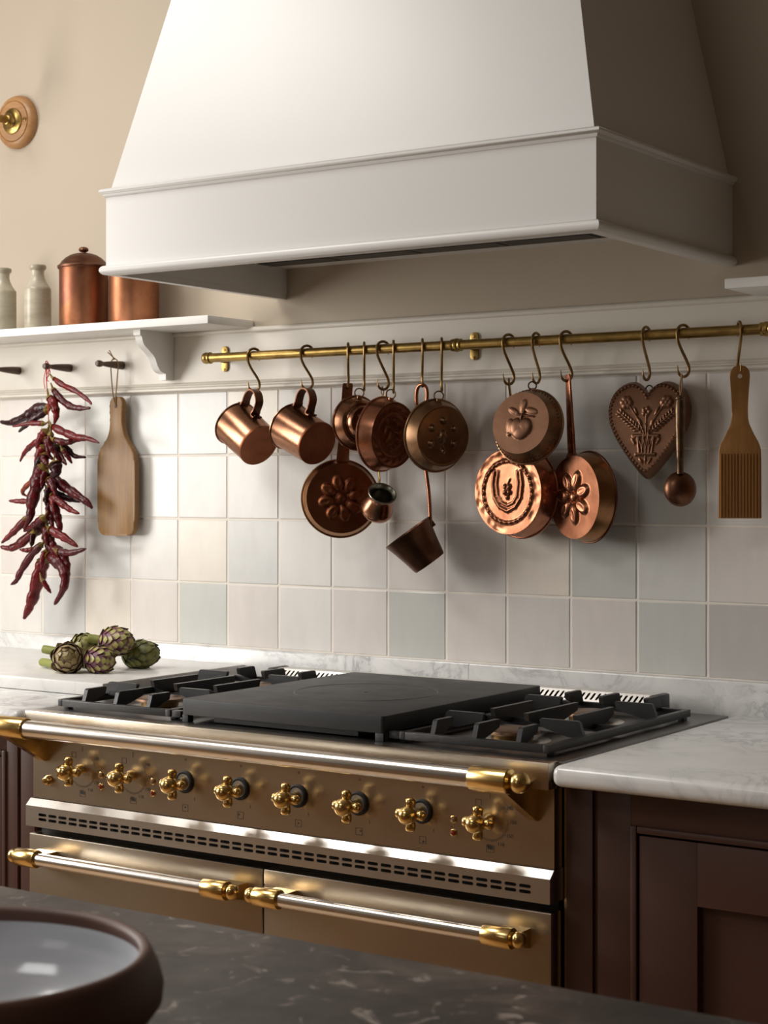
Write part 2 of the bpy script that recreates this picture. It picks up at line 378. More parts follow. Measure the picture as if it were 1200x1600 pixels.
# ------------------------------------------------------------------ room shell
RX0, RX1, RY0, RZ = -1.1, 4.0, -4.9, 3.1
struct(MB().box(RX0-.1, RX1+.1, RY0-.1, .12, -.1, 0).build('floor', M_FLOOR))
holes = ((-.85, .25, -2.0, -1.0), (.25, 1.25, -3.5, -2.7))
cl_ = MB(); xs = sorted({RX0-.1, RX1+.1}|{h[0] for h in holes}|{h[1] for h in holes}); ys = sorted({RY0-.1, .12}|{h[2] for h in holes}|{h[3] for h in holes})
for xa, xb in zip(xs, xs[1:]):
    for ya, yb in zip(ys, ys[1:]):
        mx, my = (xa+xb)/2, (ya+yb)/2
        if not any(h[0] < mx < h[1] and h[2] < my < h[3] for h in holes): cl_.box(xa, xb, ya, yb, RZ, RZ+.1)
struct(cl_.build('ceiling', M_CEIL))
for k, (xa, xb, ya, yb) in enumerate(holes):
    rl_ = MB()
    for q in ((xa, xa+.05, ya, yb), (xb-.05, xb, ya, yb), (xa+.05, xb-.05, ya, ya+.05), (xa+.05, xb-.05, yb-.05, yb)): rl_.box(*q, RZ+.03, RZ+.09)
    rl_ = struct(rl_.build('window_%d' % (k+3), M_TRIM)); MB().box(xa+.05, xb-.05, ya+.05, yb-.05, RZ+.055, RZ+.061).build('pane', M_GLASS, rl_)
wall_back = struct(MB().box(RX0-.1, RX1+.1, .003, .12, 0, RZ).build('wall_back', M_PLASTER))
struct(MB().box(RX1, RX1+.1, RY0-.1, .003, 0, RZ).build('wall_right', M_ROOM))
def wall_with_hole(name, m, fixed, a0, a1, h0, h1, z0, z1, along):
    b = MB()
    for (p, q, r, s) in ((a0, h0, 0, RZ), (h1, a1, 0, RZ), (h0, h1, 0, z0), (h0, h1, z1, RZ)):
        if along == 'y': b.box(fixed-.1, fixed, p, q, r, s)
        else: b.box(p, q, fixed-.1, fixed, r, s)
    return struct(b.build(name, m))
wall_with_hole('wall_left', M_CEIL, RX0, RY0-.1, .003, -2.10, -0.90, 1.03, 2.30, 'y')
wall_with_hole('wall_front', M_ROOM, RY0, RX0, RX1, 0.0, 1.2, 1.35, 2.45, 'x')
def window(name, pts, along, fixed, a0, a1, z0, z1):
    b = MB(); g = MB(); t = .05
    def bx(mb, p, q, r, s, d0, d1):
        if along == 'y': mb.box(fixed-d1, fixed-d0, p, q, r, s)
        else: mb.box(p, q, fixed-d1, fixed-d0, r, s)
    bx(b, a0, a0+t, z0, z1, .02, .08); bx(b, a1-t, a1, z0, z1, .02, .08)
    bx(b, a0+t, a1-t, z0, z0+t, .02, .08); bx(b, a0+t, a1-t, z1-t, z1, .02, .08)
    m = (a0+a1)/2; bx(b, m-.015, m+.015, z0+t, z1-t, .03, .07)
    o = struct(b.build(name, M_TRIM)); 
    for (p, q) in ((a0+t, m-.015), (m+.015, a1-t)):
        g = MB(); bx(g, p, q, z0+t, z1-t, .048, .052); g.build('pane', M_GLASS, o)
window('window_1', None, 'y', RX0, -2.10, -0.90, 1.03, 2.30)
window('window_2', None, 'x', RY0, 0.0, 1.2, 1.35, 2.45)  # unseen rear window, added to go with the reflection light

# ------------------------------------------------------------------ tiled splashback
T = .13; ZC = 1.102
MB().box(-1.05, 2.5, .0011, .003, .95, 1.495).build('grout_bed', M_GROUT, wall_back)
def tile_mesh(h, seed):
    rnd = random.Random(seed); n = 6; b = MB(); hw = T/2-.0011; vs = []; fs = []
    xs = [-hw, -hw+.0022, -hw*.4, hw*.4, hw-.0022, hw]; zs = [0, .0022, h*.3, h*.7, h-.0022-.0022, h-.0022]
    tilt = (rnd.uniform(-.004, .004), rnd.uniform(-.004, .004))
    for j, z in enumerate(zs):
        for i, x in enumerate(xs):
            edge = i in (0, 5) or j in (0, 5)
            y = .0013 if edge else rnd.uniform(-.00015, .00015)+tilt[0]*x+tilt[1]*(z-h/2)
            ex = rnd.uniform(-.0004, .0004) if edge else 0
            vs.append((x+ex, y, z+ex))
    for j in range(5):
        for i in range(5): a = j*6+i; fs.append((a, a+1, a+7, a+6))
    ring = [i for i in range(6)]+[j*6+5 for j in range(1, 6)]+[30+i for i in range(4, -1, -1)]+[j*6 for j in range(4, 0, -1)]
    k0 = len(vs); vs += [(vs[r][0], .006, vs[r][2]) for r in ring]; L = len(ring)
    fs += [(ring[k], ring[(k+1) % L], k0+(k+1) % L, k0+k) for k in range(L)]
    b.add(vs, fs); me = b.mesh('tile', 14); me.materials.append(M_TILE); return me
TM = {h: [tile_mesh(h, s+int(h*1e4)) for s in range(4)] for h in (T, .127)}
TC = {'W': (0.775, 0.755, 0.72), 'C': (0.78, 0.725, 0.645), 'P': (0.745, 0.70, 0.665), 'G': (0.63, 0.637, 0.605), 'B': (0.672, 0.675, 0.66),
      'S': (0.715, 0.69, 0.66), 'L': (0.725, 0.722, 0.70), 'D': (0.58, 0.56, 0.545)}
rows = {0: 'PWBCPGPWPGPSPGDWCP', 1: 'WPSLSCBWWPSCGLPGWS', 2: 'CWWBWPSWLWPWSGWBPW', 3: 'WPWGLBCWPWSWLPWLWC'}
rnd = random.Random(11)
for r, (z0, h) in {0: (.975, .127), 1: (ZC, T), 2: (ZC+T, T), 3: (ZC+2*T, T)}.items():
    for k, ch in enumerate(rows[r]):
        c = k-3
        o = bpy.data.objects.new('tile', rnd.choice(TM[h])); COL.objects.link(o)
        o.location = (c*T+T/2, 0, z0+.0011)
        j = rnd.uniform(.97, 1.03); o.color = tuple(min(1, q*j) for q in TC[ch])+(1,)
        attach(o, wall_back)
# ------------------------------------------------------------------ painted board, beads
trim = struct(MB().box(-1.09, 3.5, -.008, .003, 1.499, 1.612).build('trim_1', M_TRIM))
lo = [(.002, 1.4925), (-.011, 1.4925), (-.0145, 1.495), (-.0145, 1.4985), (-.012, 1.501), (-.0085, 1.502), (-.0085, 1.5045)]
lo += [(-.008+.006*math.cos(a), 1.507+.0035*math.sin(a)) for a in (-2.4, -PI, 2.4)]+[(-.0075, 1.511), (.002, 1.511)]
MB().extrude_x(lo, -1.09, 3.5).build('bead_moulding', M_TRIM, trim)
up = [(.002, 1.605), (-.010, 1.605), (-.0125, 1.607), (-.0135, 1.610), (-.0125, 1.613), (-.009, 1.6155), (-.004, 1.617), (.002, 1.617)]
MB().extrude_x(up, -1.09, 3.5).build('bead_moulding', M_TRIM, trim)
# ------------------------------------------------------------------ marble upstand in two lengths
def upstand(name, x0, x1):
    p = [(.001, .90), (-.022, .90), (-.022, .9715), (-.0195, .975), (.001, .975)]
    return struct(MB().extrude_x(p, x0, x1).build(name, M_MARBLE))
upstand('trim_2', -1.09, .9715); upstand('trim_3', .9725, 2.6)

# ------------------------------------------------------------------ hood
HX0, HX1, HY = .520, 1.474, -.494
def sweep(prof, x0, x1, yf):
    b = MB(); n = len(prof); vs = []
    for (sx, fy) in ((-1, 0), (-1, 1), (1, 1), (1, 0)):
        for o, z in prof: vs.append(((x0-o) if sx < 0 else (x1+o), (yf-o) if fy else .004, z))
    fs = []
    for k in range(3):
        for i in range(n): fs.append((k*n+i, k*n+(i+1) % n, (k+1)*n+(i+1) % n, (k+1)*n+i))
    fs += [tuple(range(n)), tuple(reversed(range(3*n, 4*n)))]
    return b.add(vs, fs)
hood = thing('range_hood', 'large white plastered range hood with beaded mouldings above the cooker', 'range hood', (.997, -.25, 1.665))
sweep([(0, 1.678), (0, 1.808), (-.018, 1.808), (-.018, 1.678)], HX0, HX1, HY).build('fascia', M_HOOD, hood)
bead = [(-.0165, 1.667)]+[(.0+.009*math.cos(math.radians(a)), 1.6755+.0085*math.sin(math.radians(a))) for a in range(-90, 91, 22)]+[(-.0165, 1.684)]
sweep(bead, HX0, HX1, HY).build('lower_moulding', M_HOOD, hood)
bead2 = [(-.0165, 1.803), (.002, 1.803), (.004, 1.806)]+[(.003+.0065*math.cos(math.radians(a)), 1.8125+.005*math.sin(math.radians(a))) for a in range(-80, 91, 34)]+[(-.0165, 1.8175)]
sweep(bead2, HX0, HX1, HY).build('upper_moulding', M_HOOD, hood)
def canopy():
    b = MB(); rings = []
    for z in np.linspace(1.8165, RZ, 8):
        d = (z-1.8165)
        sl = d*.225
        rings.append([(HX0+.006+sl, .004, z), (HX0+.006+sl, HY+.006+d*.215, z), (HX1-.006-sl, HY+.006+d*.215, z), (HX1-.006-sl, .004, z)])
    vs = [p for r in rings for p in r]; fs = []
    for k in range(7):
        for i in range(4): fs.append((k*4+i, k*4+(i+1) % 4, k*4+4+(i+1) % 4, k*4+4+i))
    fs += [(3,2,1,0), (28,29,30,31)]
    return b.add(vs, fs)
canopy().build('canopy', M_HOOD, hood)
MB().box(HX0+.018, HX1-.018, HY+.0175, .003, 1.727, 1.739).build('liner', M_HOOD, hood)
vent = MB().box(HX0+.03, HX1-.03, -.115, -.050, 1.7255, 1.731).build('extractor_slot', M_SLOT, hood)
for k in range(5):
    MB().box(HX0+.03+k*.182, HX0+.03+k*.182+.164, -.105, -.060, 1.7245, 1.7258).build('grille', M_SLOT, vent)

# ------------------------------------------------------------------ shelves
def shelf(label, x0, x1, brackets):
    t = thing('wall_shelf', label, 'shelf', ((x0+x1)/2, -.07, 1.613))
    MB().box(x0, x1, -.14, .003, 1.6135, 1.630, b=.0025).build('board', M_SHELF, t)
    for bx in brackets:
        # s-curved console bracket, profile in (y, z)
        pr = [(-.0085, 1.6135), (-.112, 1.6135), (-.112, 1.603), (-.107, 1.600)]
        cur = crom([(-.107, 1.600, 0), (-.101, 1.585, 0), (-.085, 1.573, 0), (-.068, 1.560, 0), (-.060, 1.545, 0), (-.050, 1.533, 0), (-.036, 1.5285, 0)], 5)
        pr += [(q.x, q.y) for q in cur]+[(-.034, 1.5285), (-.034, 1.516), (-.0085, 1.516)]
        MB().extrude_x(pr, bx, bx+.018).build('bracket', M_SHELF, t, 50)
    return t
shelf('white painted wall shelf with scrolled bracket carrying bottles and canisters', -1.05, .455, [.2375, -.75])
shelf('white painted wall shelf end on the right of the hood', 1.520, 2.9, [1.72])

# ------------------------------------------------------------------ base cabinets and worktops
def cabinet(label, x0, x1, xo, z_top, mirror):
    """painted base cabinet; xo = edge of the door opening nearest the cooker"""
    YF = -.612; s = -1 if mirror else 1
    t = thing('base_cabinet', label, 'cabinet', ((x0+x1)/2, -.3, 0))
    MB().box(x0, x1, -.58, -.03, .10, .888).build('carcass', M_AUB, t)
    MB().box(x0, x1, -.54, -.52, 0, .10).build('plinth', M_AUB, t)
    o = sorted((xo, xo+s*.62))
    f = MB(); side = sorted((x1 if mirror else x0, xo))
    near_a, near_b = side; g = near_a+(near_b-near_a)*.45
    f.box(near_a, g-.004, YF, -.58, .10, .888, b=.001); f.box(g+.004, near_b, YF, -.58, .10, .888, b=.001); f.box(g-.004, g+.004, YF+.006, -.58, .10, .888)
    fx = sorted((o[1] if not mirror else o[0], (x1 if not mirror else x0)))
    f.box(fx[0], fx[1], YF, -.58, .10, .888, b=.001)
    f.box(o[0], o[1], YF, -.58, z_top, .888, b=.001); f.box(o[0], o[1], YF, -.58, .10, .15, b=.001)
    f.build('face_frame', M_AUB, t)
    bd = MB(); e = .0095
    for (a, b_, c, d) in ((o[0], o[0]+e, .15, z_top), (o[1]-e, o[1], .15, z_top), (o[0]+e, o[1]-e, z_top-e, z_top), (o[0]+e, o[1]-e, .15, .15+e)):
        bd.box(a, b_, YF-.004, -.585, c, d, b=.003)
    bd.build('bead', M_AUB, t)
    d0, d1, dz0, dz1 = o[0]+.0125, o[1]-.0125, .1625, z_top-.0125; sw = .084
    dr = MB()
    for (a, b_, c, d) in ((d0, d0+sw, dz0, dz1), (d1-sw, d1, dz0, dz1), (d0+sw, d1-sw, dz1-sw, dz1), (d0+sw, d1-sw, dz0, dz0+sw)):
        dr.box(a, b_, YF-.001, -.585, c, d, b=.0008)
    door = dr.build('door', M_AUB, t)
    MB().box(d0+sw-.002, d1-sw+.002, YF+.011, -.590, dz0+sw-.002, dz1-sw+.002).build('panel', M_AUB, door)
    return t
cabinet('aubergine painted base cabinet with recessed door right of the cooker', 1.4885, 2.45, 1.587, .8425, False)
cabinet('aubergine painted base cabinet left of the cooker under the artichoke slab', -1.06, .4655, .398, .8425, True)
def worktop(label, x0, x1, rl, rr):
    # rounded nosing along the front and the side next to the cooker
    bm = bmesh.new(); bmesh.ops.create_cube(bm, size=1)
    for q in bm.verts: q.co = Vector(((x0+x1)/2+q.co.x*(x1-x0), -.338+q.co.y*.632, .905+q.co.z*.03))
    ed = [e for e in bm.edges if all(abs(v.co.y+.654) < 1e-4 for v in e.verts) or abs(e.verts[0].co.y-e.verts[1].co.y) > .1]
    bmesh.ops.bevel(bm, geom=ed, offset=.012, segments=5, profile=0.5, affect='EDGES', clamp_overlap=True)
    return tag(MB().bm(bm).build('marble_worktop', M_MARBLE), label, 'worktop')
worktop('white marble worktop right of the cooker over the dark cabinet', 1.4865, 2.46, 1, 0)
worktop('white marble worktop left of the cooker beneath the thick slab', -1.07, .4685, 0, 1)
slab = MB().box(-.45, .456, -.434, -.0235, .9205, .945, b=.004)
tag(slab.build('marble_slab', M_SLAB), 'thick loose white marble pastry slab with artichokes on it', 'slab')

# ------------------------------------------------------------------ range cooker
CX0, CX1 = .472, 1.477; CM = .9745
rc = thing('range_cooker', 'wide brushed steel range cooker with polished brass knobs and towel rail', 'cooker', (CM, -.33, 0))
MB().box(CX0+.003, CX1-.003, -.60, -.035, .10, .905).build('body', M_DARKSIDE, rc)
MB().box(CX0+.03, CX1-.03, -.55, -.08, 0, .10).build('plinth', M_BLACK, rc)
MB().box(CX1+.001, CX1+.006, -.598, -.56, .12, .88).build('side_strip', M_STEEL, rc)
# hob top: steel tray with a turned down front band
MB().box(CX0, CX1, -.6415, -.615, .8825, .9205, b=.002).build('front_band', M_STEEL, rc)
MB().box(CX0, CX1+.006, -.6150, -.036, .9055, .9195, b=.001).build('hob_top', M_HOB, rc)
MB().box(CX0+.002, CX1-.001, -.6235, -.60, .7705, .8825).build('control_panel', M_STEEL, rc)
# vent strip with real slots
vs_ = MB()
slot_plate(vs_, CX0-.001, CX1, .7255, .7600, 41, 2, .0185, .0048, (.0275, .0095), Matrix.Translation((0, -.638, 0)))
vs_.add([(CX0-.001, -.638, .760), (CX1, -.638, .760), (CX1, -.6265, .7705), (CX0-.001, -.6265, .7705)], [(0,1,2,3)])
vs_.add([(CX0-.001, -.638, .7255), (CX1, -.638, .7255), (CX1, -.600, .7255), (CX0-.001, -.600, .7255)], [(3,2,1,0)])
for x in (CX0-.001, CX1): vs_.add([(x, -.638, .7255), (x, -.638, .760), (x, -.6265, .7705), (x, -.600, .7705), (x, -.600, .7255)], [(0,1,2,3,4)])
vstrip = vs_.build('vent_strip', M_STEELV, rc, 25)
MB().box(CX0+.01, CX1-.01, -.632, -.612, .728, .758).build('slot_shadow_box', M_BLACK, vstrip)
MB().box(CX0+.004, CX1-.004, -.606, -.599, .70, .728).build('door_gap', M_BLACK, rc)
# oven doors
for (a, b_) in ((CX0+.001, .9745-.0015), (.9745+.0015, CX1-.001)):
    dr = MB().box(a, b_, -.6325, -.602, .20, .7125, b=.003).build('oven_door', M_STEEL, rc)
    y, z, r = -.682, .6838, .0105
    e0, e1 = a+.004, b_-.012
    if a < .6: e0, e1 = a+.0045, b_-.008
    MB().cyl((e0+.06, y, z), (e1-.06, y, z), r, 24).build('handle_bar', M_STEELH, dr)
    for s, e in ((1, e0), (-1, e1)):
        c = MB()
        prof = [(0, 0), (.005, .0008), (.0095, .004), (.0118, .009), (.0120, .0125), (.0098, .0175), (.0085, .0190), (.0142, .0200), (.0150, .0212), (.0150, .0640), (.0142, .0652), (.0105, .0652)]
        c.lathe(prof, 28, frame((e, y, z), (s, 0, 0)))
        c.build('handle_end', M_BRASS, dr)
        xb = e+s*.020
        pr = [(-.632, z-.024), (-.632, z+.004), (y, z+.004), (y-.006, z-.010)]
        MB().extrude_x(pr, min(xb, xb+s*.040), max(xb, xb+s*.040)).build('handle_foot', M_BRASS, dr)
# towel rail
y, z = -.711, .9028
tr = MB().cyl((.546, y, z), (1.400, y, z), .0143, 28).build('towel_rail', M_STEELH, rc)
for s, e in ((1, .4595), (-1, 1.4855)):
    prof = [(0, 0), (.006, .0008), (.011, .0042), (.0142, .0100), (.0148, .0150), (.0135, .0205), (.0105, .0255), (.0095, .0275), (.0165, .0285), (.0178, .0300), (.0178, .0870), (.0168, .0885), (.0143, .0885)]
    MB().lathe(prof, 32, frame((e, y, z), (s, 0, 0))).build('rail_end', M_BRASS, tr)
    xb = e+s*.0335
    pr = [(-.623, .836), (-.623, .893), (y, .893), (y-.008, .889), (-.629, .836)]
    MB().extrude_x(pr, min(xb, xb+s*.014), max(xb, xb+s*.014)).build('rail_bracket', M_BRASS, tr)
# knobs
def knob(x, bezel):
    zc = .829
    k = MB(); F = frame((x, -.623, zc), (0, -1, 0))
    k.lathe([(.0085, 0), (.0085, .006), (.0065, .010), (.0065, .026), (.0115, .030), (.0138, .0345), (.0140, .038), (.0128, .0445), (.0100, .0495), (.0055, .0525), (0, .0535)], 24, F)
    for q in range(4):
        a = q*PI/2; d = Vector((math.cos(a), math.sin(a), 0))
        pts = [F @ (d*t+Vector((0, 0, .031))) for t in (.004, .010, .013, .0155, .0185, .0215, .0235, .0246)]
        k.tube(pts, [.0070, .0068, .0070, .0076, .0078, .0072, .0054, .0018], 14)
    ko = k.build('knob', M_BRASS, rc, 55)
    if bezel:
        MB().lathe([(.0, .0), (.0175, .0), (.0178, .003), (.0160, .0045), (.0145, .0045), (.0140, .003), (0, .003)], 28, F).build('bezel', M_BLACK, ko)
        MB().lathe([(.0, .003), (.0138, .003), (.0130, .0046), (0, .0046)], 28, F).build('bezel_face', M_GREY, ko)
KX = [.586+.1122*i for i in range(8)]
for i, x in enumerate(KX): knob(x, 2 <= i <= 6)
b = MB(); F = frame((.5115, -.6235, .8035), (0, -1, 0))
b.lathe([(.0, 0), (.0085, 0), (.0085, .004), (.0065, .0085), (.0045, .0095), (.0045, .013), (.0035, .0145), (0, .015)], 20, F); b.build('ignition_button', M_BRASS, rc)
for x in (.6300, .7430, 1.3130):
    for z_, m_ in ((.8232, M_AMBER), (.8040, M_RED)):
        F = frame((x, -.6235, z_), (0, -1, 0))
        lo_ = MB().lathe([(.0, 0), (.0055, 0), (.0055, .0015), (.0045, .0022), (.0038, .0018), (0, .0018)], 18, F).build('indicator_lamp', M_BRASS, rc)
        MB().lathe([(.0038, .0015), (.0034, .0026), (.002, .0034), (0, .0037)], 16, F).build('lens', m_, lo_)
# printed dial marks: ticks, numerals, pictograms
def text_mesh(s, size):
    cu = bpy.data.curves.new('t', 'FONT'); cu.body = s; cu.size = size; cu.align_x = 'CENTER'; cu.align_y = 'CENTER'
    o = bpy.data.objects.new('t', cu); COL.objects.link(o); bpy.context.view_layer.update()
    me = bpy.data.meshes.new_from_object(o.evaluated_get(bpy.context.evaluated_depsgraph_get()))
    r = ([v.co.copy() for v in me.vertices], [tuple(p.vertices) for p in me.polygons])
    bpy.data.objects.remove(o); bpy.data.curves.remove(cu); bpy.data.meshes.remove(me); return r
TXT = {s: text_mesh(s, .0075) for s in ('80', '110', '150', '180', '240', '1', 'P', '*', 'o')}
PM = Matrix(((1,0,0,0), (0,0,-1,-.6238), (0,1,0,0), (0,0,0,1)))   # print plane: local x, y -> world x, z
def rect(mb, x0, x1, z0, z1): mb.add([(x0, z0, 0), (x1, z0, 0), (x1, z1, 0), (x0, z1, 0)], [(0,1,2,3)], PM)
def outline(mb, x0, x1, z0, z1, t=.0007):
    rect(mb, x0, x1, z0, z0+t); rect(mb, x0, x1, z1-t, z1); rect(mb, x0, x0+t, z0+t, z1-t); rect(mb, x1-t, x1, z0+t, z1-t)
def word(mb, s, x, z): v, f = TXT[s]; mb.add([(q.x+x, q.y+z, 0) for q in v], f, PM)
spots = {2: (.5, .6), 3: (.25, .6), 4: (.5, .5), 5: (.75, .6), 6: (.6, .3)}
for i, x in enumerate(KX):
    p = MB(); px = x+.002; zc = .829
    if i in (0, 1, 7):
        for k in range(34):
            a = math.radians(40-k*5.2); r0, r1 = .0275, .0305 if k % 3 else .0315
            c, s = math.cos(a), math.sin(a); nx, nz = -s*.00035, c*.00035
            p.add([(px+c*r0-nx, zc+s*r0-nz, 0), (px+c*r1-nx, zc+s*r1-nz, 0), (px+c*r1+nx, zc+s*r1+nz, 0), (px+c*r0+nx, zc+s*r0+nz, 0)], [(0,1,2,3)], PM)
        for t, a in (('240', 32), ('180', 0), ('150', -32), ('110', -62), ('80', -92)): word(p, t, px+.0375*math.cos(math.radians(a)), zc+.0375*math.sin(math.radians(a)))
        rect(p, px-.0004, px+.0004, zc+.029, zc+.038)
        outline(p, px-.024, px-.014, zc+.018, zc+.027)
        outline(p, px-.006, px+.007, .783, .793); rect(p, px-.004, px+.005, .787, .7915)
    else:
        outline(p, px-.007, px+.005, .782, .793)
        sx, sz = spots[i]; p.lathe([(0, 0), (.0016, 0)], 10, PM @ Matrix.Translation((px-.007+.012*sx, .782+.011*sz, 0)))
        word(p, 'o', px, zc+.036); word(p, '1', px+.018, zc-.026)
    if i == 0: word(p, '*', .500, .808)
    p.build('dial_print', M_PRINT, rc)['kind'] = 'stuff'
# burners
for bx in (.630, 1.326):
    for by in (-.478, -.232):
        F = Matrix.Translation((bx, by, .9195))
        bo = MB().lathe([(.058, 0), (.058, .001), (.054, .0022), (.0, .0022)], 32, F).build('burner_base', M_STEELV, rc)
        MB().lathe([(.030, .002), (.032, .004), (.032, .011), (.0, .011)], 28, F).build('burner_head', M_BRASSH, bo)
        MB().lathe([(.036, .0108), (.0415, .0115), (.0425, .0135), (.0415, .0165), (.037, .0178), (.0, .0185)], 32, F).build('burner_cap', M_CAP, bo)
# perforated rear vent
rv = MB(); VX0, VX1 = .585, 1.368
A = Matrix.Translation((0, -.098, .9335)) @ Matrix.Rotation(math.radians(-38), 4, 'X')
slot_plate(rv, VX0, VX1, 0, .0215, 76, 1, .0046, .0140, (.012, .002), A, .002, .35)
q1 = A @ Vector((0, 0, .0215)); q0 = A @ Vector((0, 0, 0))
rv.add([(VX0, q0.y, q0.z), (VX1, q0.y, q0.z), (VX1, q0.y, .9196), (VX0, q0.y, .9196)], [(0,1,2,3)])
rv.add([(VX0, q1.y, q1.z), (VX1, q1.y, q1.z), (VX1, -.050, q1.z), (VX0, -.050, q1.z)], [(0,1,2,3)])
rv.add([(VX0, -.050, .9196), (VX1, -.050, .9196), (VX1, -.050, q1.z), (VX0, -.050, q1.z)], [(0,1,2,3)])
for x in (VX0, VX1): rv.add([(x, q0.y, .9196), (x, q0.y, q0.z), (x, q1.y, q1.z), (x, -.050, q1.z), (x, -.050, .9196)], [(0,1,2,3,4)])
rvo = rv.build('rear_vent', M_STEELV, rc, 20)
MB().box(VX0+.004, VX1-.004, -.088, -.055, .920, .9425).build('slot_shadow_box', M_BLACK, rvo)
for x, s in ((VX0, -1), (VX1, 1)):
    MB().box(min(x, x+s*.016), max(x, x+s*.016), -.1005, -.047, .9196, q1.z+.0015, b=.005).build('vent_end_cap', M_IRON, rvo)

# ------------------------------------------------------------------ cast iron pan supports, simmer plate
def bar(mb, a, b_, z0, z1, w, b=.0018):
    (x0, y0), (x1, y1) = a, b_
    if abs(x0-x1) < 1e-6: mb.box(x0-w/2, x0+w/2, min(y0, y1), max(y0, y1), z0, z1, b=b)
    else: mb.box(min(x0, x1), max(x0, x1), y0-w/2, y0+w/2, z0, z1, b=b)
def fin(t, p0, p1, along, c, zb, zt, lean0=.008, lean1=.008, w=.0078):
    """upright cast finger; foot at p0, free end at p1, tapering bottom at the free end"""
    s = 1 if p1 > p0 else -1; L = abs(p1-p0)
    pr = [(0, zb), (lean0, zt-.002), (lean0+.003, zt), (L-.002, zt), (L, zt-.002), (L-.003, zt-.012), (L-.016 if L > .04 else L*.5, zt-.016), (max(L*.35, .012), zb)]
    pr = [(p0+s*a, z_) for a, z_ in pr]
    m = MB(); n = len(pr); vs = []
    for d in (-w/2, w/2):
        for a, z_ in pr: vs.append((c+d, a, z_) if along == 'y' else (a, c+d, z_))
    m.add(vs, [(i, (i+1) % n, n+(i+1) % n, n+i) for i in range(n)]+[tuple(reversed(range(n))), tuple(range(n, 2*n))])
    return m.build('finger', M_IRON, t, 30)
def support(label, xc):
    t = thing('pan_support', label, 'pan support', (xc, -.355, .9195), 'pan supports on the hob')
    hx, y0, y1 = .126, -.594, -.116; zb, zt, ZT = .9245, .9365, .9565
    f = MB(); wd = .011
    bar(f, (xc-hx+wd/2, y0), (xc-hx+wd/2, y1), zb, zt, wd); bar(f, (xc+hx-wd/2, y0), (xc+hx-wd/2, y1), zb, zt, wd)
    for yy in (y0+wd/2, (y0+y1)/2, y1-wd/2): bar(f, (xc-hx+wd*.9, yy), (xc+hx-wd*.9, yy), zb, zt, wd)
    for sx in (-1, 1):
        for yy in (y0+.02, y1-.02): f.box(xc+sx*(hx-.006)-.006, xc+sx*(hx-.006)+.006, yy-.006, yy+.006, .9196, .926, b=.001)
    s = -1 if xc > CM else 1
    f.box(min(xc+s*hx, xc+s*(hx+.02)), max(xc+s*hx, xc+s*(hx+.02)), y0+.002, y0+.016, zb, zt-.001, b=.0015)
    f.build('frame', M_IRON, t)
    ym = (y0+y1)/2
    for dx in (-.071, 0, .073):
        fin(t, y0+.004, y0+.058 if dx else y0+.074, 'y', xc+dx, zb+.008, ZT)
        fin(t, y1-.004, y1-.058 if dx else y1-.074, 'y', xc+dx, zb+.008, ZT)
        L = .062 if dx else .082
        pr = [(ym-L, ZT-.001), (ym+L, ZT-.001), (ym+L-.004, ZT-.013), (ym+.03, zt-.004), (ym+.012, zb+.004), (ym-.012, zb+.004), (ym-.03, zt-.004), (ym-L+.004, ZT-.013)]
        m = MB(); n = len(pr); vs = [(xc+dx-.0039, a, z_) for a, z_ in pr]+[(xc+dx+.0039, a, z_) for a, z_ in pr]
        m.add(vs, [(i, (i+1) % n, n+(i+1) % n, n+i) for i in range(n)]+[tuple(range(n)), tuple(range(n, 2*n))]); m.build('finger', M_IRON, t, 30)
    for by in (-.478, -.232):
        fin(t, xc-hx+.004, xc-hx+.078, 'x', by, zb+.008, ZT); fin(t, xc+hx-.004, xc+hx-.078, 'x', by, zb+.008, ZT)
    return t
support('black cast iron pan support beside the marble slab', .628)
support('black cast iron pan support beside the bare worktop', 1.326)
sp = thing('simmer_plate', 'solid black cast iron simmer plate between the two pan supports', 'hot plate', (.978, -.36, .9195))
pl = MB().prism(rrect(.783, 1.176, -.600, -.117, .006, 3), .9315, .9575, b=.0018)
pl.build('plate', M_PLATE, sp)
for x0, x1 in ((.784, .796), (1.160, 1.175)):
    for y0, y1 in ((-.599, -.585), (-.132, -.118)): MB().box(x0, x1, y0, y1, .9197, .932, b=.001).build('foot', M_PLATE, sp)
MB().box(.84, 1.12, -.586, -.14, .922, .9318).build('plate_underside', M_IRON, sp)
rg = MB(); 
rg.lathe([(.1185, .9575), (.1190, .9580), (.1200, .9580), (.1205, .9575)], 72, Matrix.Translation((.980, -.362, 0)))
rg.build('centre_ring', M_IRON, sp)
MB().lathe([(.004, .9576), (.003, .9583), (0, .9584)], 16, Matrix.Translation((.980, -.362, 0))).build('centre_plug', M_IRON, sp)

# ------------------------------------------------------------------ wall lamp mount
sc = thing('wall_lamp', 'brass wall lamp arm on a round oak mounting disc', 'wall lamp', (-.205, -.03, 2.04))
F = frame((-.205, .003, 2.102), (0, -1, 0))
rose = MB().lathe([(0, 0), (.0585, 0), (.0585, .006), (.056, .012), (.049, .0165), (.046, .0175), (.0445, .0160), (.0430, .0185), (0, .0195)], 48, F).build('mounting_disc', M_ROSE, sc)
MB().lathe([(.0045, .019), (.0045, .0205), (.003, .021), (0, .0205)], 12, frame((-.205+.037, .003, 2.102), (0, -1, 0))).build('screw', M_BRASSH, rose)
MB().lathe([(.0275, .018), (.0285, .020), (.0275, .022), (.024, .023), (.018, .0245), (.014, .028), (.0125, .033), (.0145, .036), (.0125, .039), (.009, .041), (0, .041)], 36, F).build('brass_rose', M_BRASSR, sc)
MB().tube(crom([(-.205, -.03, 2.102), (-.205, -.09, 2.102), (-.205, -.13, 2.108), (-.205, -.155, 2.130), (-.205, -.160, 2.160)], 6), .0085, 14).build('arm', M_BRASSR, sc)
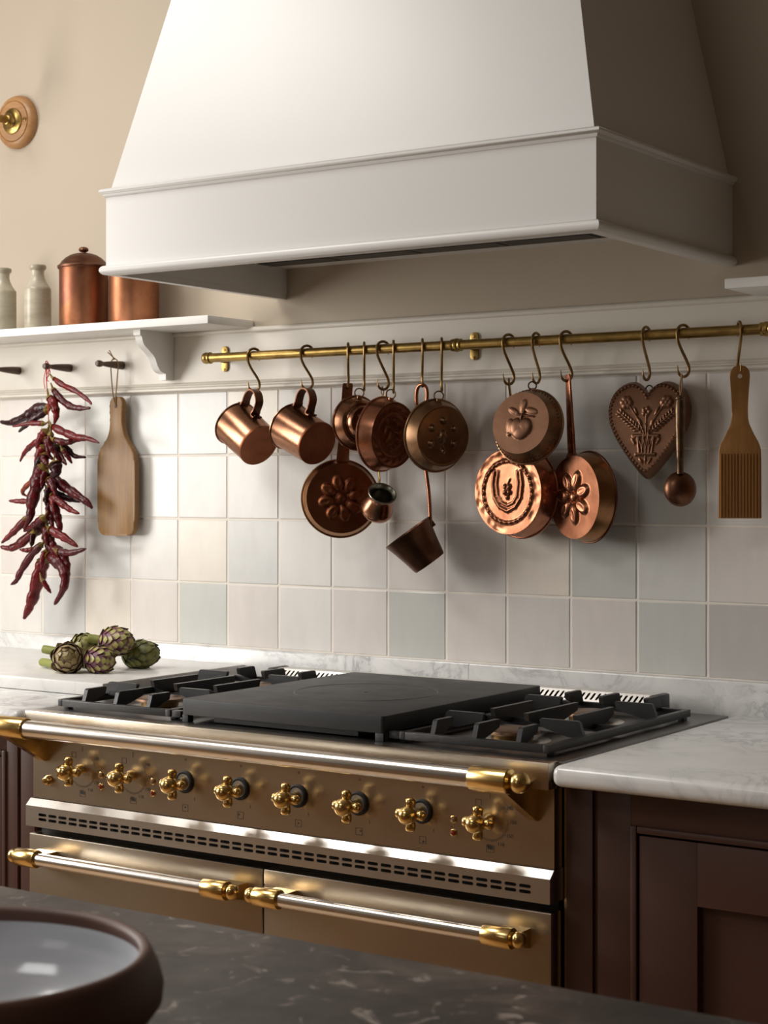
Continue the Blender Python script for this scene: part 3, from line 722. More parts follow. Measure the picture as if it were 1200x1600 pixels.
MB().lathe([(0, 0), (.012, 0), (.017, .006), (.018, .030), (.0195, .033), (.018, .036), (.012, .037), (0, .037)], 24, Matrix.Translation((-.205, -.160, 2.155))).build('lamp_holder', M_BRASSR, sc)

# ------------------------------------------------------------------ shelf goods
def bottle(label, x, y, sc_):
    p = [(0, 0), (.0255, 0), (.027, .002), (.027, .078), (.0265, .082), (.0245, .0845), (.019, .092), (.0145, .101), (.0128, .110), (.0135, .117), (.0165, .1195), (.0175, .123), (.0168, .1265), (.0150, .1275), (.0115, .1265), (.0105, .118), (.0105, .105), (0, .095)]
    o = MB().lathe([(r*sc_, z*1.1) for r, z in p], 36, Matrix.Translation((x, y, 1.6302))).build('stoneware_bottle', M_STONEWARE)
    return tag(o, label, 'bottle', 'stoneware bottles on the shelf')
bottle('small cream stoneware bottle beside the lidded copper canister', -.0735, -.07, 1.06)
bottle('small cream stoneware bottle furthest along the shelf from the canisters', -.178, -.07, 1.06)
def canister(label, x, lid):
    t = thing('copper_canister', label, 'canister', (x, -.07, 1.6302), 'copper canisters on the shelf')
    B = Matrix.Translation((x, -.07, 1.6302))
    MB().lathe([(0, 0), (.050, 0), (.0515, .002), (.0505, .0045), (.0508, .125), (.0518, .127), (.0508, .1285), (0, .1285)], 48, B).build('body', M_CU_CAN, t)
    l = MB().lathe([(.0525, .122), (.0540, .1235), (.0545, .126), (.0540, .1285), (.0515, .130), (.0500, .131), (.0460, .137), (.038, .145), (.028, .151), (.017, .1545), (.009, .1555), (0, .1555)], 48, B).build('lid', M_CU_LID, t)
    MB().lathe([(.005, .154), (.005, .1575), (.0085, .159), (.0105, .162), (.0095, .1655), (.006, .168), (0, .1685)], 24, B).build('lid_knob', M_CU_LID, l)
canister('brown copper lidded canister beside the stoneware bottle', .0605, True)
canister('brown copper canister under the hood corner at the shelf end', .2015, True)

# ------------------------------------------------------------------ pegs
def peg(x, label):
    F = frame((x, -.0078, 1.5525), (0, -1, 0))
    p = [(0, 0), (.0085, 0), (.0088, .004), (.0082, .016), (.0072, .030), (.0060, .044), (.0046, .056), (.0042, .060), (.0062, .064), (.0072, .069), (.0070, .073), (.0052, .077), (0, .0785)]
    tag(MB().lathe(p, 20, F).build('wooden_peg', M_PEG), label, 'peg', 'wooden pegs on the painted board')
peg(-.1945, 'dark turned wooden peg with nothing hanging from it')
peg(-.0397, 'dark turned wooden peg holding the string of dried chillies')
peg(.1119, 'dark turned wooden peg holding the oak chopping board')

# ------------------------------------------------------------------ chopping board
cb = thing('chopping_board', 'small oak chopping board with a long handle hanging on jute cord', 'chopping board', (.113, -.02, 1.195))
half = crom([(.0, 1.4860, 0), (.0100, 1.4845, 0), (.0170, 1.4760, 0), (.0185, 1.462, 0), (.0175, 1.442, 0), (.0190, 1.420, 0), (.0260, 1.400, 0), (.0400, 1.382, 0), (.0495, 1.366, 0), (.0520, 1.345, 0), (.0525, 1.29, 0), (.0520, 1.225, 0), (.0490, 1.206, 0), (.0400, 1.1965, 0), (.0280, 1.195, 0), (0, 1.1945, 0)], 4)
ol = [(q.x, q.y) for q in half]; ol = ol+[(-x, y_) for x, y_ in reversed(ol[1:-1])]
YB = Matrix(((1,0,0,.113), (0,0,-1,-.0150), (0,1,0,0), (0,0,0,1)))
bd = MB().prism(ol, 0, .0140, YB, b=.0035).build('board', M_OAK, cb)
MB().lathe([(0, .0166), (.0038, .0166), (.0038, .0172), (.0030, .0175), (0, .0172)], 14, Matrix(((1,0,0,.113), (0,0,-1,-.0125), (0,1,0,1.466), (0,0,0,1)))).build('hole', M_PEG, bd)
c1 = crom([(.1125, -.0305, 1.466), (.1080, -.0310, 1.485), (.1060, -.033, 1.510), (.1045, -.034, 1.535), (.1035, -.034, 1.553), (.106, -.033, 1.5625), (.112, -.032, 1.5650), (.1185, -.031, 1.5615), (.1205, -.030, 1.551), (.119, -.0305, 1.53), (.1165, -.0305, 1.505), (.1140, -.0305, 1.484), (.1135, -.0305, 1.466)], 5)
MB().tube(c1, .0013, 7).build('cord', M_CORD, cb)
kn = MB().sphere((.111, -.033, 1.5655), .0030, 10, 6)
kn.tube(crom([(.111, -.033, 1.566), (.104, -.036, 1.574), (.098, -.037, 1.579)], 4), .0011, 6); kn.tube(crom([(.111, -.033, 1.566), (.107, -.037, 1.576), (.103, -.038, 1.583)], 4), .0011, 6)
kn.build('knot', M_CORD, cb)

# ------------------------------------------------------------------ string of chillies: radius mm, colour, path mm
CH = [
(4.2,0,[(-3,-94,1525),(29,-97,1509),(71,-100,1494),(107,-103,1474),(117,-106,1466)]),
(5.7,1,[(-8,-89,1502),(12,-91,1483),(46,-94,1465),(80,-96,1460),(107,-98,1460)]),
(7.1,0,[(-8,-101,1485),(6,-101,1467),(12,-101,1448),(7,-102,1429)]),
(8.0,2,[(-40,-70,1466),(-81,-67,1463),(-112,-63,1450),(-164,-60,1436),(-201,-57,1439)]),
(5.7,2,[(-40,-76,1458),(-82,-79,1439),(-118,-83,1414)]),
(4.0,0,[(-42,-84,1431),(-80,-86,1432),(-130,-89,1426)]),
(5.8,0,[(-3,-97,1424),(36,-100,1410),(73,-102,1400),(109,-105,1396),(141,-108,1387)]),
(4.7,1,[(-2,-95,1397),(27,-90,1390),(55,-84,1395),(80,-78,1398)]),
(4.7,0,[(-58,-73,1399),(-92,-69,1386),(-119,-64,1370),(-137,-60,1351)]),
(7.1,1,[(-41,-74,1416),(-53,-77,1393),(-38,-80,1369),(-16,-82,1355)]),
(6.1,1,[(-13,-92,1409),(-15,-90,1386),(-2,-87,1365),(10,-85,1347)]),
(4.7,2,[(-7,-77,1384),(14,-72,1378),(31,-67,1362),(60,-62,1359)]),
(4.9,1,[(-18,-71,1379),(4,-77,1358),(24,-83,1343)]),
(4.0,1,[(11,-81,1376),(22,-77,1361),(30,-73,1346)]),
(7.1,1,[(-36,-85,1366),(-34,-89,1354),(-19,-94,1344)]),
(10.8,1,[(-40,-86,1340),(-54,-88,1320),(-57,-91,1296),(-68,-93,1262),(-71,-95,1235),(-87,-98,1206)]),
(4.0,3,[(-89,-69,1312),(-119,-64,1294),(-130,-59,1283),(-116,-54,1275)]),
(4.1,0,[(-83,-83,1266),(-116,-86,1266),(-142,-88,1267)]),
(8.0,1,[(-34,-70,1321),(-4,-69,1302),(26,-68,1286),(64,-66,1266),(81,-65,1252)]),
(6.1,2,[(-44,-71,1296),(-14,-66,1279),(15,-61,1271),(42,-57,1266)]),
(5.7,0,[(-18,-85,1279),(12,-85,1262),(38,-85,1249),(63,-85,1241)]),
(8.5,1,[(-35,-81,1275),(-13,-81,1248),(-2,-81,1225),(7,-81,1203)]),
(5.7,0,[(-80,-97,1230),(-116,-99,1201),(-150,-102,1176)]),
(7.5,0,[(-47,-74,1213),(-76,-77,1201),(-121,-80,1173),(-145,-84,1165),(-169,-87,1168)]),
(6.1,1,[(-25,-101,1233),(-55,-98,1216),(-92,-94,1202)]),
(6.8,0,[(-15,-93,1208),(23,-91,1192),(63,-89,1172)]),
(5.8,1,[(-46,-86,1175),(-74,-87,1153),(-106,-88,1116),(-119,-88,1096),(-135,-89,1087)]),
(11.3,0,[(-59,-67,1141),(-68,-69,1114),(-85,-71,1065),(-96,-73,1038),(-110,-75,1013)]),
(8.9,1,[(-25,-88,1153),(12,-90,1134),(29,-92,1108),(23,-94,1080),(1,-96,1049)]),
(7.7,1,[(-27,-80,1175),(9,-82,1153),(26,-84,1135),(33,-86,1117)]),
(4.0,0,[(-40,-90,1100),(-31,-85,1085),(-25,-79,1072)]),
(5.5,1,[(8,-92,1161),(42,-89,1159),(85,-87,1169)]),
(4.0,0,[(-83,-70,1164),(-101,-76,1161),(-116,-82,1163)]),
(5.2,2,[(-55,-101,1200),(-54,-108,1170)]),
(8.0,3,[(-45,-76,1194),(-25,-72,1169),(1,-69,1166)]),
(10.4,2,[(0,-94,1346),(7,-96,1331),(-7,-98,1317)])
]
cs = thing('chilli_string', 'long string of dried dark red chillies hanging from a peg', 'chillies', (-.035, -.08, 1.01))
rr = random.Random(5)
for k in range(16):      # short pods packed round the thread
    z0 = 1415-k*17; x0 = -32-6*math.sin(k*.6); a = rr.uniform(0, 6.28); dx, dy = math.cos(a), -abs(math.sin(a))*.5
    CH.append((rr.uniform(5, 7.5), rr.choice((0, 1, 1, 2)), [(x0+dx*4, -82+dy*4, z0), (x0+dx*20, -82+dy*18, z0-14), (x0+dx*34, -82+dy*24, z0-38)]))
for r, c, pts in CH:
    P = crom([Vector(p)/1000 for p in pts], 7); n = len(P); rad = []; ph = rr.uniform(0, 6)
    for i in range(n):
        t = i/(n-1)
        prof = min(1, .55+t*4) * (1-.80*max(0, (t-.15)/.85)**2.1)
        rad.append(max(.0012, r/1000*1.5*prof*(1+.10*math.sin(t*26+ph)+.05*math.sin(t*53+ph))))
    rad[-1] = max(.0008, rad[-1]*.35)
    m = MB().tube(P, rad, 9, flat=.82)
    o = m.build('chilli', M_CH[c], cs, 70)
    d = (P[0]-P[2]).normalized(); e = P[0]+d*.004+Vector((rr.uniform(-.006, .006), rr.uniform(-.005, .005), rr.uniform(.002, .010)))
    st = MB().tube([P[0]-d*.003, P[0]+d*.0015, P[0]+d*.005, e+d*.008], [rad[2]*1.03, rad[1]*.9, .0026, .0014], 7)
    st.build('stem', M_STEM, o, 70)
MB().tube(crom([(-.0367, -.077, 1.5605), (-.035, -.083, 1.53), (-.031, -.081, 1.4605), (-.030, -.082, 1.40), (-.029, -.083, 1.34), (-.036, -.082, 1.257), (-.04, -.08, 1.16)], 6), .0011, 6).build('red_thread', M_REDSTR, cs)
lp = MB().tube(crom([(-.0425, -.074, 1.5455), (-.0395, -.080, 1.5620), (-.035, -.079, 1.5610), (-.0335, -.075, 1.5455), (-.034, -.082, 1.525), (-.028, -.083, 1.52)], 6), .0010, 6)
lp.tube(crom([(-.034, -.082, 1.535), (-.026, -.084, 1.545), (-.022, -.084, 1.538), (-.029, -.083, 1.530)], 6), .0008, 6)
lp.tube(crom([(-.0425, -.076, 1.548), (-.041, -.084, 1.525), (-.037, -.085, 1.505)], 5), .0009, 6)
lp.build('thread_loop', M_REDSTR, cs)

# ------------------------------------------------------------------ artichokes
def bract_mesh(name, m):
    b = MB(); vs = []; nx, ny = 5, 5
    wid = [.50, .95, 1.0, .72, .10]
    for side in (0, 1):
        for j in range(ny):
            t = j/(ny-1)
            for i in range(nx):
                u = (i/(nx-1)-.5)*2
                x = u*wid[j]*.5; y_ = t; zz = .16*(1-u*u)*math.sin(PI*min(1, t*.95+.1))+.05*t*t-(.07 if side else 0)*(1-t*.6)
                vs.append((x, y_, zz))
    fs = []
    for j in range(ny-1):
        for i in range(nx-1):
            a = j*nx+i; fs.append((a, a+1, a+nx+1, a+nx)); a += nx*ny; fs.append((a+nx, a+nx+1, a+1, a))
    o = nx*ny
    ring = [i for i in range(nx)]+[j*nx+nx-1 for j in range(1, ny)]+[(ny-1)*nx+i for i in range(nx-2, -1, -1)]+[j*nx for j in range(ny-2, 0, -1)]
    for k in range(len(ring)): a, c = ring[k], ring[(k+1) % len(ring)]; fs.append((a, c, c+o, a+o))
    b.add(vs, fs); me = b.mesh(name, 60); me.materials.append(m); return me
BR = {k: bract_mesh('bract', m) for k, m in (('P', M_ART_P), ('B', M_ART_B), ('G', M_ART_G), ('L', M_ART_L))}
def artichoke(label, c, axis, R, L, kind, seed, nrow=7, stem=None):
    """axis points from stem to tip; R equatorial radius, L half length"""
    rn = random.Random(seed); c = Vector(c)
    t = thing('artichoke', label, 'artichoke', (c.x, c.y, .9452), 'artichokes on the marble slab')
    F = frame(c, axis, (0.13, 0.2, 1))
    core = MB(); core.lathe([(R*.93*math.sin(PI*k/14)**.85 if 0 < k < 14 else 0, -L*math.cos(PI*k/14)*.95) for k in range(15)], 24, F)
    core.build('heart', {'P': M_ART_P, 'B': M_ART_B, 'G': M_ART_G, 'L': M_ART_L}[kind], t)
    for r in range(nrow):
        ph = math.radians(28+r*(128/(nrow-1)))       # polar angle from the stem end
        cnt = max(4, int(round(7.6*math.sin(ph)+1.2)))
        for k in range(cnt):
            a = 2*PI*(k+.5*(r % 2)+rn.uniform(-.08, .08))/cnt
            def P(q, ex=0): 
                s = math.sin(q); return Vector(((R+ex)*s*math.cos(a), (R+ex)*s*math.sin(a), -(L+ex)*math.cos(q)))
            p0 = P(ph-.25); p1 = P(min(ph+.35, PI-.02)); y_ = (p1-p0).normalized()
            nrm = Vector((p0.x+p1.x, p0.y+p1.y, (p0.z+p1.z)*R/L)).normalized(); x_ = y_.cross(nrm).normalized(); z_ = x_.cross(y_)
            ln = R*(1.02 if r < nrow-2 else .75)*rn.uniform(.92, 1.08); wd = min(R*.80, 2*PI*R*math.sin(ph)/cnt*1.30)
            tilt = Matrix.Rotation(math.radians(rn.uniform(4, 11)), 4, 'X')
            Ml = Matrix((x_, y_, z_)).transposed().to_4x4(); Ml.translation = p0*.985
            o = bpy.data.objects.new('bract', BR[kind]); COL.objects.link(o); o.parent = t
            o.matrix_parent_inverse = Matrix.Translation(t.location).inverted()
            o.matrix_basis = F @ Ml @ tilt @ Matrix.Diagonal((wd, ln, R*.55, 1))
    if stem:
        pts = crom([F @ Vector((0, 0, -L*.85))]+[Vector(p) for p in stem], 4)
        MB().tube(pts, [.0085]*(len(pts)-1)+[.0080], 12).build('stem', M_ART_S, t)
ZT_ = .9452
artichoke('brownish artichoke with its tip towards the room, in front', (.275, -.338, ZT_+.0265), (.62, -.72, .30), .0265, .029, 'B', 1, 8, [(.225, -.318, ZT_+.012), (.163, -.292, ZT_+.0095)])
artichoke('purple artichoke lying in front beneath the topmost one', (.328, -.308, ZT_+.0240), (.93, .20, -.06), .0240, .029, 'P', 2, 7)
artichoke('purple and green artichoke resting on top of the others', (.318, -.250, ZT_+.0555), (.95, .10, -.02), .0255, .0355, 'P', 3, 8, [(.272, -.262, ZT_+.058), (.262, -.268, ZT_+.060)])
artichoke('dark green artichoke at the end nearest the cooker', (.334, -.200, ZT_+.0265), (.90, .30, .10), .0260, .0375, 'G', 4, 8)
artichoke('pale green artichoke half hidden at the back of the heap', (.236, -.250, ZT_+.0335), (.55, -.50, .62), .0285, .033, 'L', 5, 7, [(.200, -.268, ZT_+.027), (.156, -.282, ZT_+.034)])

# ------------------------------------------------------------------ brass rail
RY, RZZ = -.062, 1.5535
ra = thing('brass_rail', 'aged brass hanging rail fixed to the painted board', 'rail', (.97, RY, 1.53))
MB().cyl((.392, RY, RZZ), (1.95, RY, RZZ), .0090, 24).build('rod', M_BRASSR, ra)
MB().lathe([(0, 0), (.006, .001), (.0105, .005), (.0118, .010), (.0105, .015), (.0098, .0165), (.0115, .0175), (.0115, .0205), (.0095, .022), (.009, .022)], 24, frame((.377, RY, RZZ), (1, 0, 0))).build('end_finial', M_BRASSR, ra)
for x in (.972, 1.560):
    MB().lathe([(.009, 0), (.0112, .001), (.0112, .004), (.0102, .006), (.0120, .0075), (.0125, .0105), (.0120, .0135), (.0102, .015), (.0112, .017), (.0112, .020), (.009, .021)], 24, frame((x-.0105, RY, RZZ), (1, 0, 0))).build('collar', M_BRASSR, ra)
for x in (.3915, .978, 1.565):
    br = MB(); br.prism(rrect(-.0085, .0085, -.0255, .0255, .0084, 6), 0, .004, frame((x, -.0081, RZZ+.001), (0, -1, 0)), b=.0012)
    br.tube([(x, -.012, RZZ), (x, -.03, RZZ), (x, RY+.006, RZZ)], [.0075, .0055, .0055], 16)
    bo = br.build('wall_bracket', M_BRASSR, ra)
    for dz in (-.0165, .0235):
        MB().lathe([(.0030, 0), (.0028, .0008), (0, .0014)], 12, frame((x, -.0121, RZZ-.004+dz), (0, -1, 0))).build('screw', M_BRASSH, bo)

def hook(x, deg, label, dz=0.0, flip=1):
    """S-hook over the rail; deg turns its plane about the vertical (0 = square to the wall)"""
    pts = [(.0138*math.cos(math.radians(a)), .0138*math.sin(math.radians(a))) for a in range(-42, 181, 18)]
    Lz = -.0575-dz
    pts += [(-.0125, -.011), (-.0065, -.024), (.0030, -.0375-dz*.6), (.0100, -.0485-dz)]
    pts += [(.0118*math.cos(math.radians(a)), Lz+.0118*math.sin(math.radians(a))) for a in range(10, -181, -19)]
    pts += [(-.0128, Lz+.007)]
    a = math.radians(deg); ux, uy = math.sin(a), math.cos(a)
    P = crom([(x+u*ux, RY+u*uy, RZZ+v) for u, v in pts], 2); n = len(P)
    rad = [.0025*min(1, .35+i/6, .25+(n-1-i)/9) for i in range(n)]
    o = MB().tube(P, rad, 9).build('s_hook', M_BRASSH)
    return tag(o, label, 'hook', 's-hooks on the brass rail')
for x, deg, what, dz in ((.507, 28, 'the copper mug beside the rail end finial', 0), (.636, 28, 'the copper mug next to the flower pan', 0), (.732, -33, 'the copper flower pan by its flat handle', 0),
                     (.7686, -35, 'the small copper mould with stepped sides', .006), (.8115, 26, 'the little copper coffee pot', .006), (.8347, -34, 'the deep copper mould with scrollwork', .012),
                     (.898, -35, 'the long handled copper dipper', .003), (.9395, -34, 'the round mould with raised dots', .012), (1.080, 22, 'the horseshoe mould', .005),
                     (1.1354, 3, 'the apple mould', .005), (1.195, 24, 'the tapered handle copper pan', .003), (1.3468, 4, 'the heart mould', .006), (1.4145, 26, 'the copper spoon', .003), (1.5128, -36, 'the ridged wooden paddle', .005)):
    hook(x, deg, 'dull brass S-hook holding '+what, dz)

# ------------------------------------------------------------------ relief helpers (numpy height fields)
def dome(x, y, cx, cy, a, b, rot=0.0, p=1.0):
    c, s = math.cos(rot), math.sin(rot); u = ((x-cx)*c+(y-cy)*s)/a; v = (-(x-cx)*s+(y-cy)*c)/b
    return np.clip(1-u*u-v*v, 0, 1)**(.5*p)
def ridge(x, y, pts, w):
    d = np.full(x.shape, 9.0)
    for (x0, y0), (x1, y1) in zip(pts, pts[1:]):
        dx, dy = x1-x0, y1-y0; L = dx*dx+dy*dy+1e-12
        t = np.clip(((x-x0)*dx+(y-y0)*dy)/L, 0, 1); d = np.minimum(d, np.hypot(x-x0-t*dx, y-y0-t*dy))
    return np.clip(1-(d/w)**2, 0, 1)**.6
def ringr(x, y, r, w): return np.clip(1-((np.hypot(x, y)-r)/w)**2, 0, 1)**.6
def flower(x, y, n, r0, a, b, h, ph=0.0, mottled=True):
    z = np.zeros(x.shape)
    for k in range(n):
        q = ph+2*PI*k/n; cx, cy = r0*math.cos(q), r0*math.sin(q)
        d = dome(x, y, cx, cy, a, b, q)
        if mottled: d = d*(1-.28*dome(x, y, cx*1.12, cy*1.12, a*.55, b*.45, q))
        z = np.maximum(z, d)
    return np.maximum(z*h, dome(x, y, 0, 0, r0*.33, r0*.33)*h*.8)
def relief_disc(mb, R, depth, hf, M, nr=44, nt=132, sx=1.0):
    r = np.linspace(0, 1, nr)[1:]; th = np.linspace(0, 2*PI, nt, endpoint=False)
    X = np.outer(r, np.cos(th))*R*sx; Y = np.outer(r, np.sin(th))*R
    fade = np.clip((1-r)/.06, 0, 1)[:, None]; Z = depth+hf(X, Y)*fade
    z0 = depth+float(hf(np.array([[0.0]]), np.array([[0.0]]))[0, 0])
    vs = [(0, 0, z0)]+[(X[i, j], Y[i, j], Z[i, j]) for i in range(nr-1) for j in range(nt)]
    fs = [(0, 1+j, 1+(j+1) % nt) for j in range(nt)]
    for i in range(nr-2):
        for j in range(nt):
            a = 1+i*nt+j; b_ = 1+i*nt+(j+1) % nt; fs.append((a, a+nt, b_+nt, b_))
    mb.add(vs, fs, M)
def mould(name, label, cat, c, axis, r, rb, depth, hf, m_wall, m_face, prof=None, ring=None, handle=None, rim_r=.0022, m_rim=None):
    """shallow copper vessel hung mouth to the wall; local z runs from the mouth to the decorated base"""
    t = thing(name, label, cat, (c[0], c[1], c[2]-r)); F = frame(c, axis)
    prof = prof or [(r, 0), (r-.0008, .003), (rb+.001, depth-.002), (rb, depth)]
    inner = [(q-.0012, z) for q, z in reversed(prof)]; inner[0] = (prof[-1][0]-.0015, prof[-1][1]-.0012)
    MB().lathe(prof+inner+[prof[0]], 96, F).build('wall', m_wall, t, 30)
    fm = MB(); relief_disc(fm, rb, depth, hf, F); fm.build('decorated_base', m_face, t, 60)
    pts = [F @ Vector((r*math.cos(2*PI*k/72), r*math.sin(2*PI*k/72), .001)) for k in range(73)]
    MB().tube(pts, rim_r, 8, caps=False).build('rolled_rim', m_rim or m_wall, t)
    if ring:   # hanging ring with its tab
        rr_, mt, turn, zo = ring; q = float(np.interp(zo, [p[1] for p in prof], [p[0] for p in prof]))
        top = F @ Vector((0, q, zo))
        a = math.radians(turn); ux = Vector((math.cos(a), math.sin(a), 0))
        cc = top+Vector((0, 0, rr_+.001))
        MB().tube([cc+ux*rr_*math.cos(2*PI*k/28)+Vector((0, 0, rr_*math.sin(2*PI*k/28))) for k in range(29)], .0013, 7, caps=False).build('hanging_ring', mt, t)
        tb = MB().box(-.005, .005, q-.004, q+.0040, zo-.002, zo+.002, F, b=.001); tb.build('ring_tab', m_wall, t)
    return t, F
def clampz(f): return lambda x, y: f(x, y)

# mugs -----------------------------------------------------------------
def mug(label, c, axis, r, L):
    t = thing('copper_mug', label, 'mug', (c[0], c[1], c[2]-.06), 'copper mugs on the brass rail'); F = frame(c, axis)
    # local z: rim (-L/2) to base (+L/2); local y: up
    h = L/2
    MB().lathe([(r*1.0, -h), (r*.975, -h+.002), (r*.93, h-.002), (r*.925, h), (r*.905, h-.002), (r*.95, -h+.002), (r*.975, -h)], 72, F).build('body', M_CU_MUG, t, 30)
    MB().lathe([(r*.935, h-.004), (r*.94, h-.001), (r*.925, h+.0006), (r*.86, h), (0, h-.0005)], 64, F).build('base', M_CU_BASE, t, 30)
    MB().tube([F @ Vector((r*1.005*math.cos(2*PI*k/64), r*1.005*math.sin(2*PI*k/64), -h)) for k in range(65)], .0016, 8, caps=False).build('rolled_rim', M_CU_MUG, t)
    # strap handle: loop in the local y-z plane, strap wide in local x
    zc = -.018; pts = []
    ctl = [(r*.98, zc+.030), (r*.985, zc+.020), (r+.012, zc+.0205), (r+.027, zc+.0195), (r+.0375, zc+.010), (r+.0405, zc), (r+.0370, zc-.0115), (r+.026, zc-.0185), (r+.012, zc-.0195), (r*.995, zc-.0195), (r*1.0, zc-.028)]
    cv = crom([(a, b_, 0) for a, b_ in ctl], 4); m = MB(); w = .0092; th = .0013; vs = []; n = len(cv)
    for i, q in enumerate(cv):
        d = (cv[min(i+1, n-1)]-cv[max(i-1, 0)]).normalized(); nn = Vector((-d.y, d.x, 0))
        ww = w*(1.0 if 6 < i < n-7 else 1.15)
        for sx, so in ((-1, -1), (1, -1), (1, 1), (-1, 1)):
            p = q+nn*th*so; vs.append(F @ Vector((sx*ww, p.x, p.y)))
    fs = [(i*4+k, i*4+(k+1) % 4, i*4+4+(k+1) % 4, i*4+4+k) for i in range(n-1) for k in range(4)]+[(0,1,2,3), tuple((n-1)*4+k for k in (3,2,1,0))]
    m.add(vs, fs).build('strap_handle', M_CU_DARK, t, 40)
    rv_ = MB()
    for zz in (zc+.026,): 
        for sx in (-.0045, .0045): rv_.sphere(F @ Vector((sx, r*.975+.0015, zz)), .0016, 8, 6)
    rv_.build('rivet', M_CU_DARK, t)
mug('copper mug with reddish base, first along from the rail end finial', (.507, -.083, 1.399), (.832, -.221, -.509), .0455, .088)
mug('copper mug with plain brown base beside the flower pan', (.6425, -.083, 1.396), (.897, -.231, -.377), .0455, .090)

# flower pan with flat handle -------------------------------------------
t, F = mould('flower_mould_pan', 'round copper pan mould with an eight petal flower and flat handle', 'mould', (.7125, -.060, 1.2755), (.655, -.754, .03), .0730, .0655, .018,
      lambda x, y: flower(x, y, 8, .0285, .0155, .0105, .0068, .2), M_CU_GOLD, M_CU_BASE, rim_r=.0020)
top = F @ Vector((.004, .070, .004)); end = Vector((.7325, -.0640, 1.4925))
d = (end-top).normalized(); xx = (F.to_3x3() @ Vector((1, 0, 0))); zz = xx.cross(d).normalized()
H = Matrix((xx, d, zz)).transposed().to_4x4(); H.translation = top; Lh = (end-top).length
hm = MB(); hm.prism([(-.0125, 0), (.0125, 0), (.0112, .02), (.0100, .05), (.0098, Lh-.004), (.0085, Lh), (-.0085, Lh), (-.0098, Lh-.004), (-.0100, .05), (-.0112, .02)], -.0018, .0018, H, b=.0008)
hm.build('flat_handle', M_CU_RED, t)
MB().lathe([(0, .0019), (.0034, .0019), (.0034, .0023), (0, .0023)], 12, H @ Matrix.Translation((0, Lh-.008, 0))).build('handle_hole', M_BLACK, t)

# small stepped mould ----------------------------------------------------
r, rb = .0500, .0285
mould('small_stepped_mould', 'small stepped copper mould behind the deep scrollwork mould', 'mould', (.7585, -.073, 1.4170), (.90, -.435, 0), r, rb, .034,
      lambda x, y: flower(x, y, 6, .013, .007, .0045, .003, .3), M_CU_MUG, M_CU_OLIVE,
      prof=[(r, 0), (r-.0015, .003), (.0455, .012), (.0410, .020), (.0365, .0225), (.0335, .0215), (.0320, .023), (.0300, .032), (rb, .034)], ring=(.0085, M_BRASSH, 40, .011))
# deep scrollwork mould ---------------------------------------------------
def scroll(x, y):
    r_ = np.hypot(x, y); th = np.arctan2(y, x)
    z = ringr(x, y, .0385, .0030)*.0030
    band = np.clip(1-((r_-.0495)/.0075)**2, 0, 1)**.5
    z = np.maximum(z, band*(.45+.55*np.abs(np.sin(th*9+r_*160)))*.0036)
    S = [(-.022, .004), (-.019, .014), (-.010, .014), (-.006, .006), (-.010, -.006), (-.016, -.012), (-.010, -.018), (-.002, -.014)]
    z = np.maximum(z, ridge(x, y, S, .0026)*.0042)
    z = np.maximum(z, ridge(x, y, [(.000, .026), (.008, .018), (.016, .020), (.022, .010), (.018, -.002)], .0026)*.0042)
    z = np.maximum(z, ridge(x, y, [(.002, .006), (.012, .004), (.014, -.006), (.006, -.006)], .0024)*.004)
    for cx, cy, q in ((.016, -.016, .0055), (.008, -.022, .0045), (-.004, -.026, .004), (.022, -.006, .004), (-.018, .024, .005)): z = np.maximum(z, dome(x, y, cx, cy, q, q)*.004)
    return z-.0035*np.clip((.061-r_)/.004, 0, 1)
mould('deep_scroll_mould', 'deep round copper mould with embossed scrollwork turned sideways', 'mould', (.8165, -.074, 1.3950), (.985, -.15, -.08), .0683, .0605, .031, scroll, M_CU_RED, M_CU_BASE, ring=(.0090, M_BRASSH, 20, .017))
# round mould with raised dots --------------------------------------------
def dots(x, y):
    z = dome(x, y, 0, -.001, .0100, .0120, 0, 1.3)*.0085
    z = np.maximum(z, ridge(x, y, [(0, -.008), (0, -.0165)], .004)*.0026)
    for k in range(6):
        a = PI/2+k*PI/3; z = np.maximum(z, dome(x, y, .0275*math.cos(a), .0275*math.sin(a), .0064, .0064, 0, 1.3)*.0085)
    return z-.0012*np.clip((.0528-np.hypot(x, y))/.002, 0, 1)
mould('dotted_mould', 'round olive brown copper mould with six raised dots on its base', 'mould', (.9350, -.076, 1.3905), (.896, -.433, -.06), .0652, .0545, .0265, dots, M_CU_OLIVE, M_CU_OLIVE, ring=(.0085, M_BRASSH, 40, .008))
